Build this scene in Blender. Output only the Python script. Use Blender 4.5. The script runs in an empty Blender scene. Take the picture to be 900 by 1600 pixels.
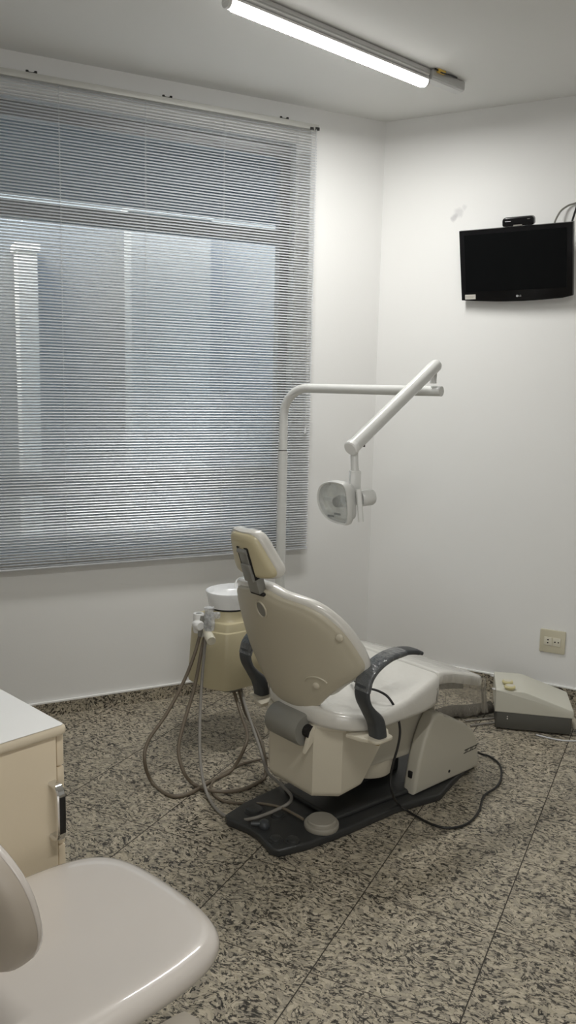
import bpy, bmesh, math, random
from mathutils import Vector, Matrix
random.seed(7)
C = bpy.context.scene.collection
sc = bpy.context.scene
PI = math.pi

# ------------------------------------------------------------------ helpers
def finish(name, bm, mat, parent=None, smooth=True, angle=35, kind=None):
    me = bpy.data.meshes.new(name)
    bmesh.ops.recalc_face_normals(bm, faces=bm.faces[:])
    bm.to_mesh(me); bm.free()
    if smooth:
        for p in me.polygons: p.use_smooth = True
        me.set_sharp_from_angle(angle=math.radians(angle))
    o = bpy.data.objects.new(name, me); C.objects.link(o)
    if mat is not None: me.materials.append(mat)
    if parent is not None: o.parent = parent
    if kind: o['kind'] = kind
    return o

def root(name, label, cat, loc=(0, 0, 0), rz=0.0, group=None):
    o = bpy.data.objects.new(name, None); C.objects.link(o)
    o.empty_display_size = .1
    o.location = loc; o.rotation_euler = (0, 0, rz)
    o['label'] = label; o['category'] = cat
    if group: o['group'] = group
    return o

def tag(o, label, cat, group=None):
    o['label'] = label; o['category'] = cat
    if group: o['group'] = group
    return o

def V(*a): return Vector(a)

def merge(dst, src):
    me = bpy.data.meshes.new('t'); src.to_mesh(me); src.free()
    dst.from_mesh(me); bpy.data.meshes.remove(me)

def box(bm, c, s, mtx=None, bevel=0.0, seg=2):
    t = bmesh.new()
    bmesh.ops.create_cube(t, size=1)
    for v in t.verts: v.co = Vector((v.co.x*s[0], v.co.y*s[1], v.co.z*s[2]))
    if bevel: bmesh.ops.bevel(t, geom=t.edges[:], offset=bevel, segments=seg, affect='EDGES', profile=.5)
    for v in t.verts:
        v.co = Vector(c) + (mtx @ v.co if mtx else v.co)
    merge(bm, t); return bm

def cr(pts, n=8, closed=False):
    """Catmull-Rom resampling, n pieces per span."""
    P = [Vector(p) for p in pts]; out = []; m = len(P)
    rng = range(m if closed else m-1)
    for i in rng:
        if closed: a, b, c, d = P[(i-1) % m], P[i], P[(i+1) % m], P[(i+2) % m]
        else:
            b, c = P[i], P[i+1]
            a = P[i-1] if i > 0 else b*2-c
            d = P[i+2] if i+2 < m else c*2-b
        for k in range(n):
            t = k/n
            out.append(.5*((2*b)+(c-a)*t+(2*a-5*b+4*c-d)*t*t+(3*b-a-3*c+d)*t**3))
    if not closed: out.append(P[-1])
    return out

def tube(bm, pts, r, seg=10, caps=True, smooth=0, sec=None, up=None, scale=None):
    """sweep a circle (or section list) along pts."""
    P = cr(pts, smooth) if smooth else [Vector(p) for p in pts]
    n = len(P); rings = []
    T = [(P[min(i+1, n-1)]-P[max(i-1, 0)]).normalized() for i in range(n)]
    if up is None:
        up = Vector((0, 0, 1)) if abs(T[0].z) < .9 else Vector((1, 0, 0))
    N = (Vector(up)-T[0]*Vector(up).dot(T[0])).normalized()
    sec = sec or [(r*math.cos(2*PI*k/seg), r*math.sin(2*PI*k/seg)) for k in range(seg)]
    for i in range(n):
        if i:
            N = (N-T[i]*N.dot(T[i])).normalized()
        B = T[i].cross(N)
        s = 1.0
        if scale:
            s = scale(i/(n-1))
        sa, sb = s if isinstance(s, tuple) else (s, s)
        rings.append([bm.verts.new(P[i]+N*(a*sa)+B*(b*sb)) for a, b in sec])
    m = len(sec)
    for i in range(n-1):
        for k in range(m):
            bm.faces.new((rings[i][k], rings[i][(k+1) % m], rings[i+1][(k+1) % m], rings[i+1][k]))
    if caps:
        bm.faces.new(rings[0][::-1]); bm.faces.new(rings[-1])
    return bm

def lathe(bm, prof, seg=32, c=(0, 0, 0), mtx=None, sx=1, sy=1, cap0=True, cap1=True):
    """revolve (r, z) profile about local z."""
    rings = []
    for r, z in prof:
        ring = []
        for k in range(seg):
            a = 2*PI*k/seg
            p = Vector((r*math.cos(a)*sx, r*math.sin(a)*sy, z))
            ring.append(bm.verts.new(Vector(c)+(mtx @ p if mtx else p)))
        rings.append(ring)
    for i in range(len(rings)-1):
        for k in range(seg):
            bm.faces.new((rings[i][k], rings[i][(k+1) % seg], rings[i+1][(k+1) % seg], rings[i+1][k]))
    if cap0: bm.faces.new(rings[0][::-1])
    if cap1: bm.faces.new(rings[-1])
    return bm

def star(bm, outline, loops, fmap, centre=None):
    """rings of an outline scaled about its centre: loops = [(f, h)], first/last may be f=0."""
    n = len(outline)
    if centre is None:
        centre = (sum(p[0] for p in outline)/n, sum(p[1] for p in outline)/n)
    cx, cy = centre
    rings = []
    for f, h in loops:
        if f == 0: rings.append([bm.verts.new(fmap(cx, cy, h))])
        else: rings.append([bm.verts.new(fmap(cx+(x-cx)*f, cy+(y-cy)*f, h)) for x, y in outline])
    for A, B in zip(rings, rings[1:]):
        for k in range(n):
            k2 = (k+1) % n
            if len(A) == 1 and len(B) == 1: continue
            if len(A) == 1: bm.faces.new((A[0], B[k2], B[k]))
            elif len(B) == 1: bm.faces.new((A[k], A[k2], B[0]))
            else: bm.faces.new((A[k], A[k2], B[k2], B[k]))
    if len(rings[0]) > 1: bm.faces.new(rings[0][::-1])
    if len(rings[-1]) > 1: bm.faces.new(rings[-1])
    return bm

def prism(bm, poly, h0, h1, fmap, bevel=0.0, seg=2):
    t = bmesh.new()
    a = [t.verts.new((x, y, h0)) for x, y in poly]
    b = [t.verts.new((x, y, h1)) for x, y in poly]
    n = len(poly)
    t.faces.new(a[::-1]); t.faces.new(b)
    for k in range(n): t.faces.new((a[k], a[(k+1) % n], b[(k+1) % n], b[k]))
    bmesh.ops.recalc_face_normals(t, faces=t.faces[:])
    if bevel:
        es = [e for e in t.edges if abs(e.verts[0].co.z-e.verts[1].co.z) < 1e-6]
        bmesh.ops.bevel(t, geom=es, offset=bevel, segments=seg, affect='EDGES', profile=.5)
    for v in t.verts: v.co = fmap(v.co.x, v.co.y, v.co.z)
    merge(bm, t); return bm

def rrect(x0, x1, y0, y1, r, n=6):
    """rounded rectangle, r is one radius or four (x1y1, x0y1, x0y0, x1y0)."""
    rs = r if isinstance(r, (tuple, list)) else (r,)*4
    out = []
    for (cx, cy, a0), q in zip(((x1, y1, 0), (x0, y1, PI/2), (x0, y0, PI), (x1, y0, 1.5*PI)), rs):
        ox = cx-q if cx == x1 else cx+q
        oy = cy-q if cy == y1 else cy+q
        for k in range(n+1):
            a = a0+PI/2*k/n
            out.append((ox+q*math.cos(a), oy+q*math.sin(a)))
    return out

XYZ = lambda a, b, h: Vector((a, b, h))
def rotz(a): return Matrix.Rotation(a, 3, 'Z')
def axis_mtx(d, up=(0, 0, 1)):
    """matrix whose local z is d."""
    z = Vector(d).normalized(); u = Vector(up)
    if abs(z.dot(u)) > .98: u = Vector((1, 0, 0))
    x = u.cross(z).normalized(); y = z.cross(x)
    return Matrix((x, y, z)).transposed()

# ------------------------------------------------------------------ camera
HC = 1.53; FPX = 1298.354
RX = Vector((0.99975676, 0.00329220, 0.02180795))
DN = Vector((0.02205505, -0.14923550, -0.98855568))
FW = Vector((0.0, 0.98879620, -0.14927160))
cam = bpy.data.cameras.new('camera'); co = bpy.data.objects.new('camera', cam); C.objects.link(co)
cam.sensor_fit = 'VERTICAL'; cam.sensor_height = 36; cam.lens = FPX*36/1600
cam.clip_start = .05; cam.clip_end = 100
m = Matrix((RX, -DN, -FW)).transposed().to_4x4(); m.translation = (0, 0, HC)
co.matrix_world = m; sc.camera = co

def ray(px, py): return (RX*(px-450)+DN*(py-800))/FPX+FW
def at(px, py, y):
    """point of the room seen at a photo position, y metres in front of the camera."""
    r = ray(px, py); return Vector((0, 0, HC))+r*(y/r.y)
def on(px, py, z):
    """point of a horizontal level z seen at a photo position."""
    r = ray(px, py); return Vector((0, 0, HC))+r*((z-HC)/r.z)

# ------------------------------------------------------------------ materials
def newmat(name):
    m = bpy.data.materials.new(name); m.use_nodes = True
    nt = m.node_tree
    return m, nt, nt.nodes['Principled BSDF']

def pbr(name, col, rough=.5, metal=0.0, coat=0.0, bump=0.0, bscale=60.0, spec=.5, vary=0.0, vscale=6.0, coat_rough=.05):
    m, nt, b = newmat(name)
    b.inputs['Base Color'].default_value = (*col, 1)
    b.inputs['Roughness'].default_value = rough
    b.inputs['Metallic'].default_value = metal
    b.inputs['Coat Weight'].default_value = coat
    b.inputs['Coat Roughness'].default_value = coat_rough
    b.inputs['Specular IOR Level'].default_value = spec
    tc = nt.nodes.new('ShaderNodeTexCoord')
    if bump:
        n = nt.nodes.new('ShaderNodeTexNoise'); n.inputs['Scale'].default_value = bscale; n.inputs['Detail'].default_value = 3
        nt.links.new(tc.outputs['Object'], n.inputs['Vector'])
        bp = nt.nodes.new('ShaderNodeBump'); bp.inputs['Strength'].default_value = bump; bp.inputs['Distance'].default_value = .01
        nt.links.new(n.outputs['Fac'], bp.inputs['Height'])
        nt.links.new(bp.outputs['Normal'], b.inputs['Normal'])
        if coat: nt.links.new(bp.outputs['Normal'], b.inputs['Coat Normal'])
    if vary:
        n2 = nt.nodes.new('ShaderNodeTexNoise'); n2.inputs['Scale'].default_value = vscale; n2.inputs['Detail'].default_value = 4
        nt.links.new(tc.outputs['Object'], n2.inputs['Vector'])
        mx = nt.nodes.new('ShaderNodeMix'); mx.data_type = 'RGBA'
        mx.inputs[6].default_value = (*[c*(1-vary) for c in col], 1)
        mx.inputs[7].default_value = (*[min(1, c*(1+vary)) for c in col], 1)
        nt.links.new(n2.outputs['Fac'], mx.inputs[0]); nt.links.new(mx.outputs[2], b.inputs['Base Color'])
    return m

def emit(name, col, strength):
    m = bpy.data.materials.new(name); m.use_nodes = True; nt = m.node_tree
    nt.nodes.remove(nt.nodes['Principled BSDF'])
    e = nt.nodes.new('ShaderNodeEmission'); e.inputs[0].default_value = (*col, 1); e.inputs[1].default_value = strength
    nt.links.new(e.outputs[0], nt.nodes['Material Output'].inputs[0]); return m

def film(name, col, opacity, rough=.12, bump=.3, bscale=25, stretch=(1, 1, 1)):
    """thin clear plastic: transparent with a glossy, slightly milky coat."""
    m, nt, b = newmat(name)
    b.inputs['Base Color'].default_value = (*col, 1); b.inputs['Roughness'].default_value = rough
    tr = nt.nodes.new('ShaderNodeBsdfTransparent'); mx = nt.nodes.new('ShaderNodeMixShader')
    tc = nt.nodes.new('ShaderNodeTexCoord'); mp = nt.nodes.new('ShaderNodeMapping')
    mp.inputs['Scale'].default_value = stretch
    n = nt.nodes.new('ShaderNodeTexNoise'); n.inputs['Scale'].default_value = bscale; n.inputs['Detail'].default_value = 3
    nt.links.new(tc.outputs['Object'], mp.inputs[0]); nt.links.new(mp.outputs[0], n.inputs['Vector'])
    bp = nt.nodes.new('ShaderNodeBump'); bp.inputs['Strength'].default_value = bump; bp.inputs['Distance'].default_value = .02
    nt.links.new(n.outputs['Fac'], bp.inputs['Height']); nt.links.new(bp.outputs['Normal'], b.inputs['Normal'])
    rp = nt.nodes.new('ShaderNodeMapRange'); rp.inputs[1].default_value = .35; rp.inputs[2].default_value = .7
    rp.inputs[3].default_value = opacity*.6; rp.inputs[4].default_value = min(1, opacity*1.5)
    nt.links.new(n.outputs['Fac'], rp.inputs[0]); nt.links.new(rp.outputs[0], mx.inputs[0])
    nt.links.new(tr.outputs[0], mx.inputs[1]); nt.links.new(b.outputs[0], mx.inputs[2])
    nt.links.new(mx.outputs[0], nt.nodes['Material Output'].inputs[0]); return m

TILE = math.radians(26.0855)
def granite(name, tiles=True):
    m, nt, b = newmat(name)
    L = nt.links.new; N = nt.nodes.new
    geo = N('ShaderNodeNewGeometry')
    rot = N('ShaderNodeMapping'); rot.vector_type = 'POINT'
    rot.inputs['Rotation'].default_value = (0, 0, TILE)          # x across the joints, y along them
    L(geo.outputs['Position'], rot.inputs[0])
    sep = N('ShaderNodeSeparateXYZ'); L(rot.outputs[0], sep.inputs[0])
    def mth(op, a, bv, c=None):
        n = N('ShaderNodeMath'); n.operation = op
        for i, x in enumerate((a, bv, c)):
            if x is None: continue
            if isinstance(x, (int, float)): n.inputs[i].default_value = x
            else: L(x, n.inputs[i])
        return n.outputs[0]
    u = mth('MULTIPLY', sep.outputs['X'], 1/.4); v = mth('MULTIPLY', mth('SUBTRACT', sep.outputs['Y'], .225), 1/.4)
    fu = mth('FRACT', mth('ADD', u, 100.0), 0); fv = mth('FRACT', mth('ADD', v, 100.0), 0)
    iu = mth('FLOOR', u, 0); iv = mth('FLOOR', v, 0)
    cid = N('ShaderNodeCombineXYZ'); L(iu, cid.inputs[0]); L(iv, cid.inputs[1])
    wn = N('ShaderNodeTexWhiteNoise'); wn.noise_dimensions = '3D'; L(cid.outputs[0], wn.inputs['Vector'])
    off = N('ShaderNodeVectorMath'); off.operation = 'SCALE'; off.inputs['Scale'].default_value = 7.0 if tiles else 0.0
    L(wn.outputs['Color'], off.inputs[0])
    pos = N('ShaderNodeVectorMath'); pos.operation = 'ADD'; L(rot.outputs[0], pos.inputs[0]); L(off.outputs[0], pos.inputs[1])
    # warp, then stretch the grain along one direction of the slab
    wz = N('ShaderNodeTexNoise'); wz.inputs['Scale'].default_value = 9; wz.inputs['Detail'].default_value = 2
    L(pos.outputs[0], wz.inputs['Vector'])
    ws = N('ShaderNodeVectorMath'); ws.operation = 'MULTIPLY_ADD'; ws.inputs[1].default_value = (.09, .09, .09)
    L(wz.outputs['Color'], ws.inputs[0]); L(pos.outputs[0], ws.inputs[2])
    st = N('ShaderNodeMapping'); st.inputs['Rotation'].default_value = (0, 0, math.radians(8)); st.inputs['Scale'].default_value = (1.0, 1.8, 1.5)
    L(ws.outputs[0], st.inputs[0])
    fine = N('ShaderNodeTexNoise'); fine.inputs['Scale'].default_value = 70; fine.inputs['Detail'].default_value = 3; L(st.outputs[0], fine.inputs['Vector'])
    fw = N('ShaderNodeVectorMath'); fw.operation = 'MULTIPLY_ADD'; fw.inputs[1].default_value = (.030, .030, .030); L(fine.outputs['Color'], fw.inputs[0]); L(st.outputs[0], fw.inputs[2])
    vor = N('ShaderNodeTexVoronoi'); vor.feature = 'DISTANCE_TO_EDGE'; vor.inputs['Scale'].default_value = 60; L(fw.outputs[0], vor.inputs['Vector'])
    vc = N('ShaderNodeTexVoronoi'); vc.inputs['Scale'].default_value = 60; L(fw.outputs[0], vc.inputs['Vector'])
    n1 = N('ShaderNodeTexNoise'); n1.inputs['Scale'].default_value = 55; n1.inputs['Detail'].default_value = 5; n1.inputs['Roughness'].default_value = .6; L(st.outputs[0], n1.inputs['Vector'])
    n2 = N('ShaderNodeTexNoise'); n2.inputs['Scale'].default_value = 9; n2.inputs['Detail'].default_value = 3; L(pos.outputs[0], n2.inputs['Vector'])
    # dark biotite between grains: near cell borders where the noise is high
    thr = mth('MULTIPLY_ADD', n1.outputs['Fac'], 1.5, -.683)
    thr = mth('ADD', thr, mth('MULTIPLY_ADD', n2.outputs['Fac'], .24, -.12))
    dk = mth('SUBTRACT', thr, vor.outputs['Distance'])
    mr = N('ShaderNodeMapRange'); mr.inputs[1].default_value = -.05; mr.inputs[2].default_value = .08; L(dk, mr.inputs[0])
    spk = N('ShaderNodeMapRange'); spk.inputs[1].default_value = .61; spk.inputs[2].default_value = .67; L(n1.outputs['Fac'], spk.inputs[0])
    dark = mth('MAXIMUM', mth('MULTIPLY', mr.outputs[0], .92), spk.outputs[0])
    base = N('ShaderNodeValToRGB'); cr_ = base.color_ramp
    cr_.elements[0].position = 0; cr_.elements[0].color = (.34, .30, .22, 1)
    cr_.elements[1].position = 1; cr_.elements[1].color = (.62, .555, .435, 1)
    e = cr_.elements.new(.5); e.color = (.46, .408, .315, 1)
    sc_ = N('ShaderNodeSeparateColor'); L(vc.outputs['Color'], sc_.inputs[0])
    L(mth('MULTIPLY_ADD', sc_.outputs[0], .6, mth('MULTIPLY_ADD', n1.outputs['Fac'], .8, -.2)), base.inputs[0])
    gm = N('ShaderNodeMix'); gm.data_type = 'RGBA'; gm.inputs[7].default_value = (.19, .175, .15, 1)
    gr = N('ShaderNodeMapRange'); gr.inputs[1].default_value = .55; gr.inputs[2].default_value = .8; gr.inputs[4].default_value = .5; L(sc_.outputs[1], gr.inputs[0])
    L(base.outputs[0], gm.inputs[6]); L(gr.outputs[0], gm.inputs[0])
    mix = N('ShaderNodeMix'); mix.data_type = 'RGBA'; mix.inputs[7].default_value = (.012, .011, .010, 1)
    L(gm.outputs[2], mix.inputs[6]); L(dark, mix.inputs[0])
    outc = mix.outputs[2]
    if tiles:
        du = mth('MINIMUM', fu, mth('SUBTRACT', 1.0, fu)); dv = mth('MINIMUM', fv, mth('SUBTRACT', 1.0, fv))
        ju = mth('LESS_THAN', du, .0044); jv = mth('LESS_THAN', dv, .0048)
        j = mth('MAXIMUM', ju, mth('MULTIPLY', jv, .85))
        mj = N('ShaderNodeMix'); mj.data_type = 'RGBA'; mj.inputs[7].default_value = (.05, .043, .035, 1)
        L(outc, mj.inputs[6]); L(j, mj.inputs[0]); outc = mj.outputs[2]
        rg = mth('MULTIPLY_ADD', j, .4, .33); L(rg, b.inputs['Roughness'])
    else: b.inputs['Roughness'].default_value = .4
    L(outc, b.inputs['Base Color']); b.inputs['Specular IOR Level'].default_value = .28
    return m

def wall_paint(name, stain=None):
    m, nt, b = newmat(name); L = nt.links.new; N = nt.nodes.new
    b.inputs['Roughness'].default_value = .62; b.inputs['Specular IOR Level'].default_value = .3
    geo = N('ShaderNodeNewGeometry')
    n = N('ShaderNodeTexNoise'); n.inputs['Scale'].default_value = 1.7; n.inputs['Detail'].default_value = 4; L(geo.outputs['Position'], n.inputs['Vector'])
    mx = N('ShaderNodeMix'); mx.data_type = 'RGBA'; mx.inputs[6].default_value = (.80, .80, .785, 1); mx.inputs[7].default_value = (.84, .84, .83, 1)
    L(n.outputs['Fac'], mx.inputs[0]); col = mx.outputs[2]
    fb = N('ShaderNodeTexNoise'); fb.inputs['Scale'].default_value = 160; L(geo.outputs['Position'], fb.inputs['Vector'])
    bp = N('ShaderNodeBump'); bp.inputs['Strength'].default_value = .08; bp.inputs['Distance'].default_value = .003
    L(fb.outputs['Fac'], bp.inputs['Height']); L(bp.outputs[0], b.inputs['Normal'])
    for (p, r, k) in stain or []:
        d = N('ShaderNodeVectorMath'); d.operation = 'SUBTRACT'; d.inputs[1].default_value = p; L(geo.outputs['Position'], d.inputs[0])
        wn = N('ShaderNodeTexNoise'); wn.inputs['Scale'].default_value = 40; L(geo.outputs['Position'], wn.inputs['Vector'])
        ws = N('ShaderNodeVectorMath'); ws.operation = 'MULTIPLY_ADD'; ws.inputs[1].default_value = (.03, .03, .03); L(wn.outputs['Color'], ws.inputs[0]); L(d.outputs[0], ws.inputs[2])
        s = N('ShaderNodeVectorMath'); s.operation = 'SUBTRACT'; s.inputs[1].default_value = (.015, .015, .015); L(ws.outputs[0], s.inputs[0])
        ln = N('ShaderNodeVectorMath'); ln.operation = 'LENGTH'; L(s.outputs[0], ln.inputs[0])
        mr = N('ShaderNodeMapRange'); mr.inputs[1].default_value = r; mr.inputs[2].default_value = r*.4; mr.inputs[4].default_value = k; L(ln.outputs['Value'], mr.inputs[0])
        m2 = N('ShaderNodeMix'); m2.data_type = 'RGBA'; m2.inputs[7].default_value = (.33, .33, .35, 1); L(mr.outputs[0], m2.inputs[0]); L(col, m2.inputs[6]); col = m2.outputs[2]
    L(col, b.inputs['Base Color'])
    return m

M_ = dict(
 wall=wall_paint('wall_paint'),
 wall_r=wall_paint('wall_paint_marked', [((.782, 4.249, 2.366), .022, .45), ((.80, 4.239, 2.388), .03, .28), ((.828, 4.223, 2.41), .016, .2)]),
 ceil=pbr('ceiling_paint', (.80, .80, .78), .8, vary=.03, vscale=1.2, spec=.2),
 granite=granite('granite_tiles'), gran_skirt=granite('granite_skirting', False),
 caulk=pbr('white_caulk', (.88, .88, .86), .4, vary=.03),
 slat=pbr('silver_slat_paint', (.60, .62, .64), .36, .3, vary=.05, vscale=3),
 rail=pbr('blind_rail_paint', (.56, .56, .53), .4, .1, vary=.04),
 cord=pbr('white_cord', (.62, .63, .64), .7, vary=.05),
 alu=pbr('window_aluminium', (.40, .40, .40), .4, .6, vary=.06),
 darkmetal=pbr('dark_metal', (.03, .03, .028), .5, .3, vary=.1),
 shell=pbr('beige_plastic', (.50, .46, .36), .38, bump=.05, bscale=220, vary=.04),
 cream=pbr('cream_plastic', (.56, .50, .33), .3, bump=.03, bscale=150, vary=.05, vscale=3),
 housing=pbr('pale_beige_plastic', (.60, .555, .45), .36, bump=.04, bscale=220, vary=.03),
 cover=pbr('warm_grey_plastic', (.49, .465, .39), .36, bump=.04, bscale=220, vary=.04),
 vinyl=pbr('white_vinyl_under_film', (.66, .645, .60), .3, coat=.9, coat_rough=.08, bump=.45, bscale=13, vary=.04),
 grey=pbr('grey_plastic', (.225, .22, .195), .4, bump=.04, bscale=180, vary=.05),
 bracket=pbr('bracket_metal', (.30, .30, .28), .35, .4, vary=.06),
 slate=pbr('slate_rubber', (.046, .051, .056), .42, bump=.05, bscale=120, vary=.1),
 wrapped=pbr('slate_rubber_under_film', (.085, .092, .098), .3, coat=1, coat_rough=.12, bump=.7, bscale=45, vary=.15, vscale=30),
 basep=pbr('charcoal_plastic', (.030, .031, .031), .42, bump=.06, bscale=200, vary=.1),
 pedal=pbr('pedal_plastic', (.30, .28, .235), .45, vary=.05),
 lamp=pbr('white_enamel', (.68, .685, .665), .28, coat=.3, vary=.03),
 white=pbr('white_plastic', (.78, .78, .765), .3, vary=.03),
 bowl=pbr('white_bowl', (.86, .87, .88), .2, coat=.5, vary=.02),
 hose=pbr('taupe_hose', (.150, .122, .088), .5, vary=.08), hose2=pbr('grey_hose', (.25, .235, .21), .5, vary=.08),
 black=pbr('black_rubber', (.010, .010, .010), .4, vary=.1),
 chrome=pbr('chrome', (.75, .75, .75), .12, 1.0, vary=.03),
 brass=pbr('brass', (.45, .35, .16), .35, .9, vary=.1),
 laminate=pbr('beige_laminate', (.80, .69, .52), .42, bump=.03, bscale=140, vary=.03),
 top=pbr('white_laminate', (.90, .90, .885), .4, vary=.02),
 edgeband=pbr('edge_band', (.76, .67, .52), .4, vary=.03),
 tv=pbr('gloss_black_plastic', (.004, .004, .005), .2, vary=.1, spec=.3), screen=pbr('dark_screen', (.003, .0035, .004), .35, vary=.05, spec=.12),
 silver=pbr('silver_print', (.45, .45, .46), .4, vary=.05), paper=pbr('label_paper', (.62, .60, .55), .6, vary=.05, vscale=60),
 outlet=pbr('ivory_plastic', (.60, .56, .43), .4, vary=.04), outlet2=pbr('pale_ivory_plastic', (.66, .63, .52), .35, vary=.03),
 dark=pbr('dark_hole', (.01, .009, .008), .7, vary=.1),
 boxtop=pbr('box_beige', (.64, .63, .55), .4, bump=.04, bscale=220, vary=.04), boxbase=pbr('box_dark', (.085, .083, .072), .5, vary=.08),
 knob=pbr('yellow_knob', (.62, .56, .30), .35, vary=.08), corr=pbr('corrugated_conduit', (.07, .062, .05), .55, vary=.15, vscale=40),
 stool=pbr('beige_stool_vinyl', (.62, .575, .53), .34, coat=1.0, coat_rough=.06, bump=.06, bscale=7, vary=.03),
 stoolback=pbr('stool_back_plastic', (.42, .37, .31), .4, vary=.04),
 stoolleg=pbr('stool_leg_plastic', (.50, .45, .38), .45, vary=.04),
 light=emit('led_tube_glow', (1.0, .985, .95), 4.5), strip=emit('led_strip_light', (1.0, .99, .955), 260), alu2=pbr('brushed_fixture', (.55, .55, .54), .35, .5, vary=.05),
 conn=pbr('yellow_connector', (.75, .5, .08), .4, vary=.1),
 glassy=film('clear_shield', (.8, .85, .85), .22, rough=.05, bump=.05), drape=film('plastic_drape', (.48, .45, .39), .15, rough=.15, bump=.6, bscale=12, stretch=(2.5, 2.5, .6)),
 bag=film('plastic_bag', (.8, .82, .85), .45, bump=.8, bscale=60),
 reflector=pbr('lamp_reflector', (.85, .84, .80), .09, 1.0, vary=.05),
 facade=pbr('outside_facade', (.25, .265, .28), .9, vary=.12, vscale=.8), bright=pbr('outside_white_post', (.9, .9, .88), .8, vary=.02), pale=pbr('outside_pillar_paint', (.46, .48, .49), .8, vary=.05),
)
def wglass():
    m, nt, b = newmat('window_glass')
    nt.nodes.remove(b)
    tr = nt.nodes.new('ShaderNodeBsdfTransparent'); tr.inputs[0].default_value = (.86, .90, .90, 1)
    gl = nt.nodes.new('ShaderNodeBsdfGlossy'); gl.inputs['Roughness'].default_value = .03
    mx = nt.nodes.new('ShaderNodeMixShader'); mx.inputs[0].default_value = .07
    nt.links.new(tr.outputs[0], mx.inputs[1]); nt.links.new(gl.outputs[0], mx.inputs[2])
    nt.links.new(mx.outputs[0], nt.nodes['Material Output'].inputs[0]); return m
M_['glass'] = wglass()

# ------------------------------------------------------------------ room shell
CO = Vector((.4486, 4.4286, 0)); CEIL = 2.856
dL = Vector((.89340575, .44925066, 0)); nL = Vector((.44925066, -.89340575, 0))        # along the window wall, into the room
aR = math.radians(118.4); dR = Vector((math.sin(aR), math.cos(aR), 0)); nR = Vector((math.cos(aR), -math.sin(aR), 0))
WLm = lambda s, n, z: CO+dL*s+nL*n+Vector((0, 0, z))       # s grows towards the corner (0), negative to the left
WRm = lambda s, n, z: CO+dR*s+nR*n+Vector((0, 0, z))
PL = CO-dL*4.6; PR = CO+dR*4.6
BL = Vector((-2.6, -2.6, 0)); BR = Vector((2.8, -2.6, 0))
def slab_box(bm, f, a0, a1, n0, n1, z0, z1):
    vs = [bm.verts.new(f(a, n, z)) for a in (a0, a1) for n in (n0, n1) for z in (z0, z1)]
    for q in ((0, 1, 3, 2), (4, 6, 7, 5), (0, 4, 5, 1), (2, 3, 7, 6), (0, 2, 6, 4), (1, 5, 7, 3)):
        bm.faces.new([vs[i] for i in q])
WX0, WX1, WZ0, WZ1 = -2.42, -.50, .775, 2.68      # window opening in the left wall
bm = bmesh.new()
for a0, a1, z0, z1 in ((-4.6, WX0, 0, CEIL), (WX1, .0, 0, CEIL), (WX0, WX1, 0, WZ0), (WX0, WX1, WZ1, CEIL)):
    slab_box(bm, WLm, a0, a1, -.16, 0, z0, z1)
finish('wall_left', bm, M_['wall'], smooth=False, kind='structure')
bm = bmesh.new(); slab_box(bm, WRm, -.1, 4.6, -.14, 0, 0, CEIL)
finish('wall_right', bm, M_['wall_r'], smooth=False, kind='structure')
def wall_between(name, p, q):
    d = (q-p); Ln = d.length; d.normalize(); n = Vector((d.y, -d.x, 0))
    if n.dot(Vector((0, 1.5, 0))-p) > 0: n = -n
    bm = bmesh.new(); slab_box(bm, lambda a, k, z: p+d*a+n*k+Vector((0, 0, z)), 0, Ln, 0, .12, 0, CEIL)
    finish(name, bm, M_['wall'], smooth=False, kind='structure')
wall_between('wall_far_left', PL, BL); wall_between('wall_back', BL, BR); wall_between('wall_far_right', BR, PR)
poly = [(p.x, p.y) for p in (CO, PR, BR, BL, PL)]
bm = bmesh.new(); prism(bm, poly, -.12, 0, XYZ); finish('floor', bm, M_['granite'], smooth=False, kind='structure')
bm = bmesh.new(); prism(bm, poly, CEIL, CEIL+.1, XYZ); finish('ceiling', bm, M_['ceil'], smooth=False, kind='structure')
bm = bmesh.new(); slab_box(bm, WLm, -4.6, -.006, 0, .010, 0, .064); finish('baseboard_left', bm, M_['gran_skirt'], smooth=False, kind='structure')
bm = bmesh.new(); slab_box(bm, WRm, .006, 4.6, 0, .010, 0, .094); finish('baseboard_right', bm, M_['gran_skirt'], smooth=False, kind='structure')
bm = bmesh.new(); slab_box(bm, WLm, -4.6, -.006, 0, .012, .064, .071); finish('trim_1', bm, M_['caulk'], smooth=False, kind='structure')
bm = bmesh.new(); slab_box(bm, WRm, .006, 4.6, 0, .012, .094, .100); finish('trim_2', bm, M_['caulk'], smooth=False, kind='structure')

# window behind the blind
def bar(bm, s0, s1, z0, z1, n0=-.11, n1=-.06): slab_box(bm, WLm, s0, s1, n0, n1, z0, z1)
bm = bmesh.new()
bar(bm, WX0, WX1, WZ0, WZ0+.05); bar(bm, WX0, WX1, WZ1-.06, WZ1)
bar(bm, WX0, WX0+.05, WZ0+.05, WZ1-.06); bar(bm, WX1-.05, WX1, WZ0+.05, WZ1-.06)
bar(bm, WX0+.05, WX1-.05, 1.02, 1.12); bar(bm, WX0+.05, WX1-.05, 2.22, 2.29)

w = finish('window_1', bm, M_['alu'], smooth=False, kind='structure')
bm = bmesh.new(); bar(bm, WX0+.03, WX1-.03, WZ0+.03, WZ1-.04, -.088, -.083)
finish('window_pane', bm, M_['glass'], w, smooth=False)
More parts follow.
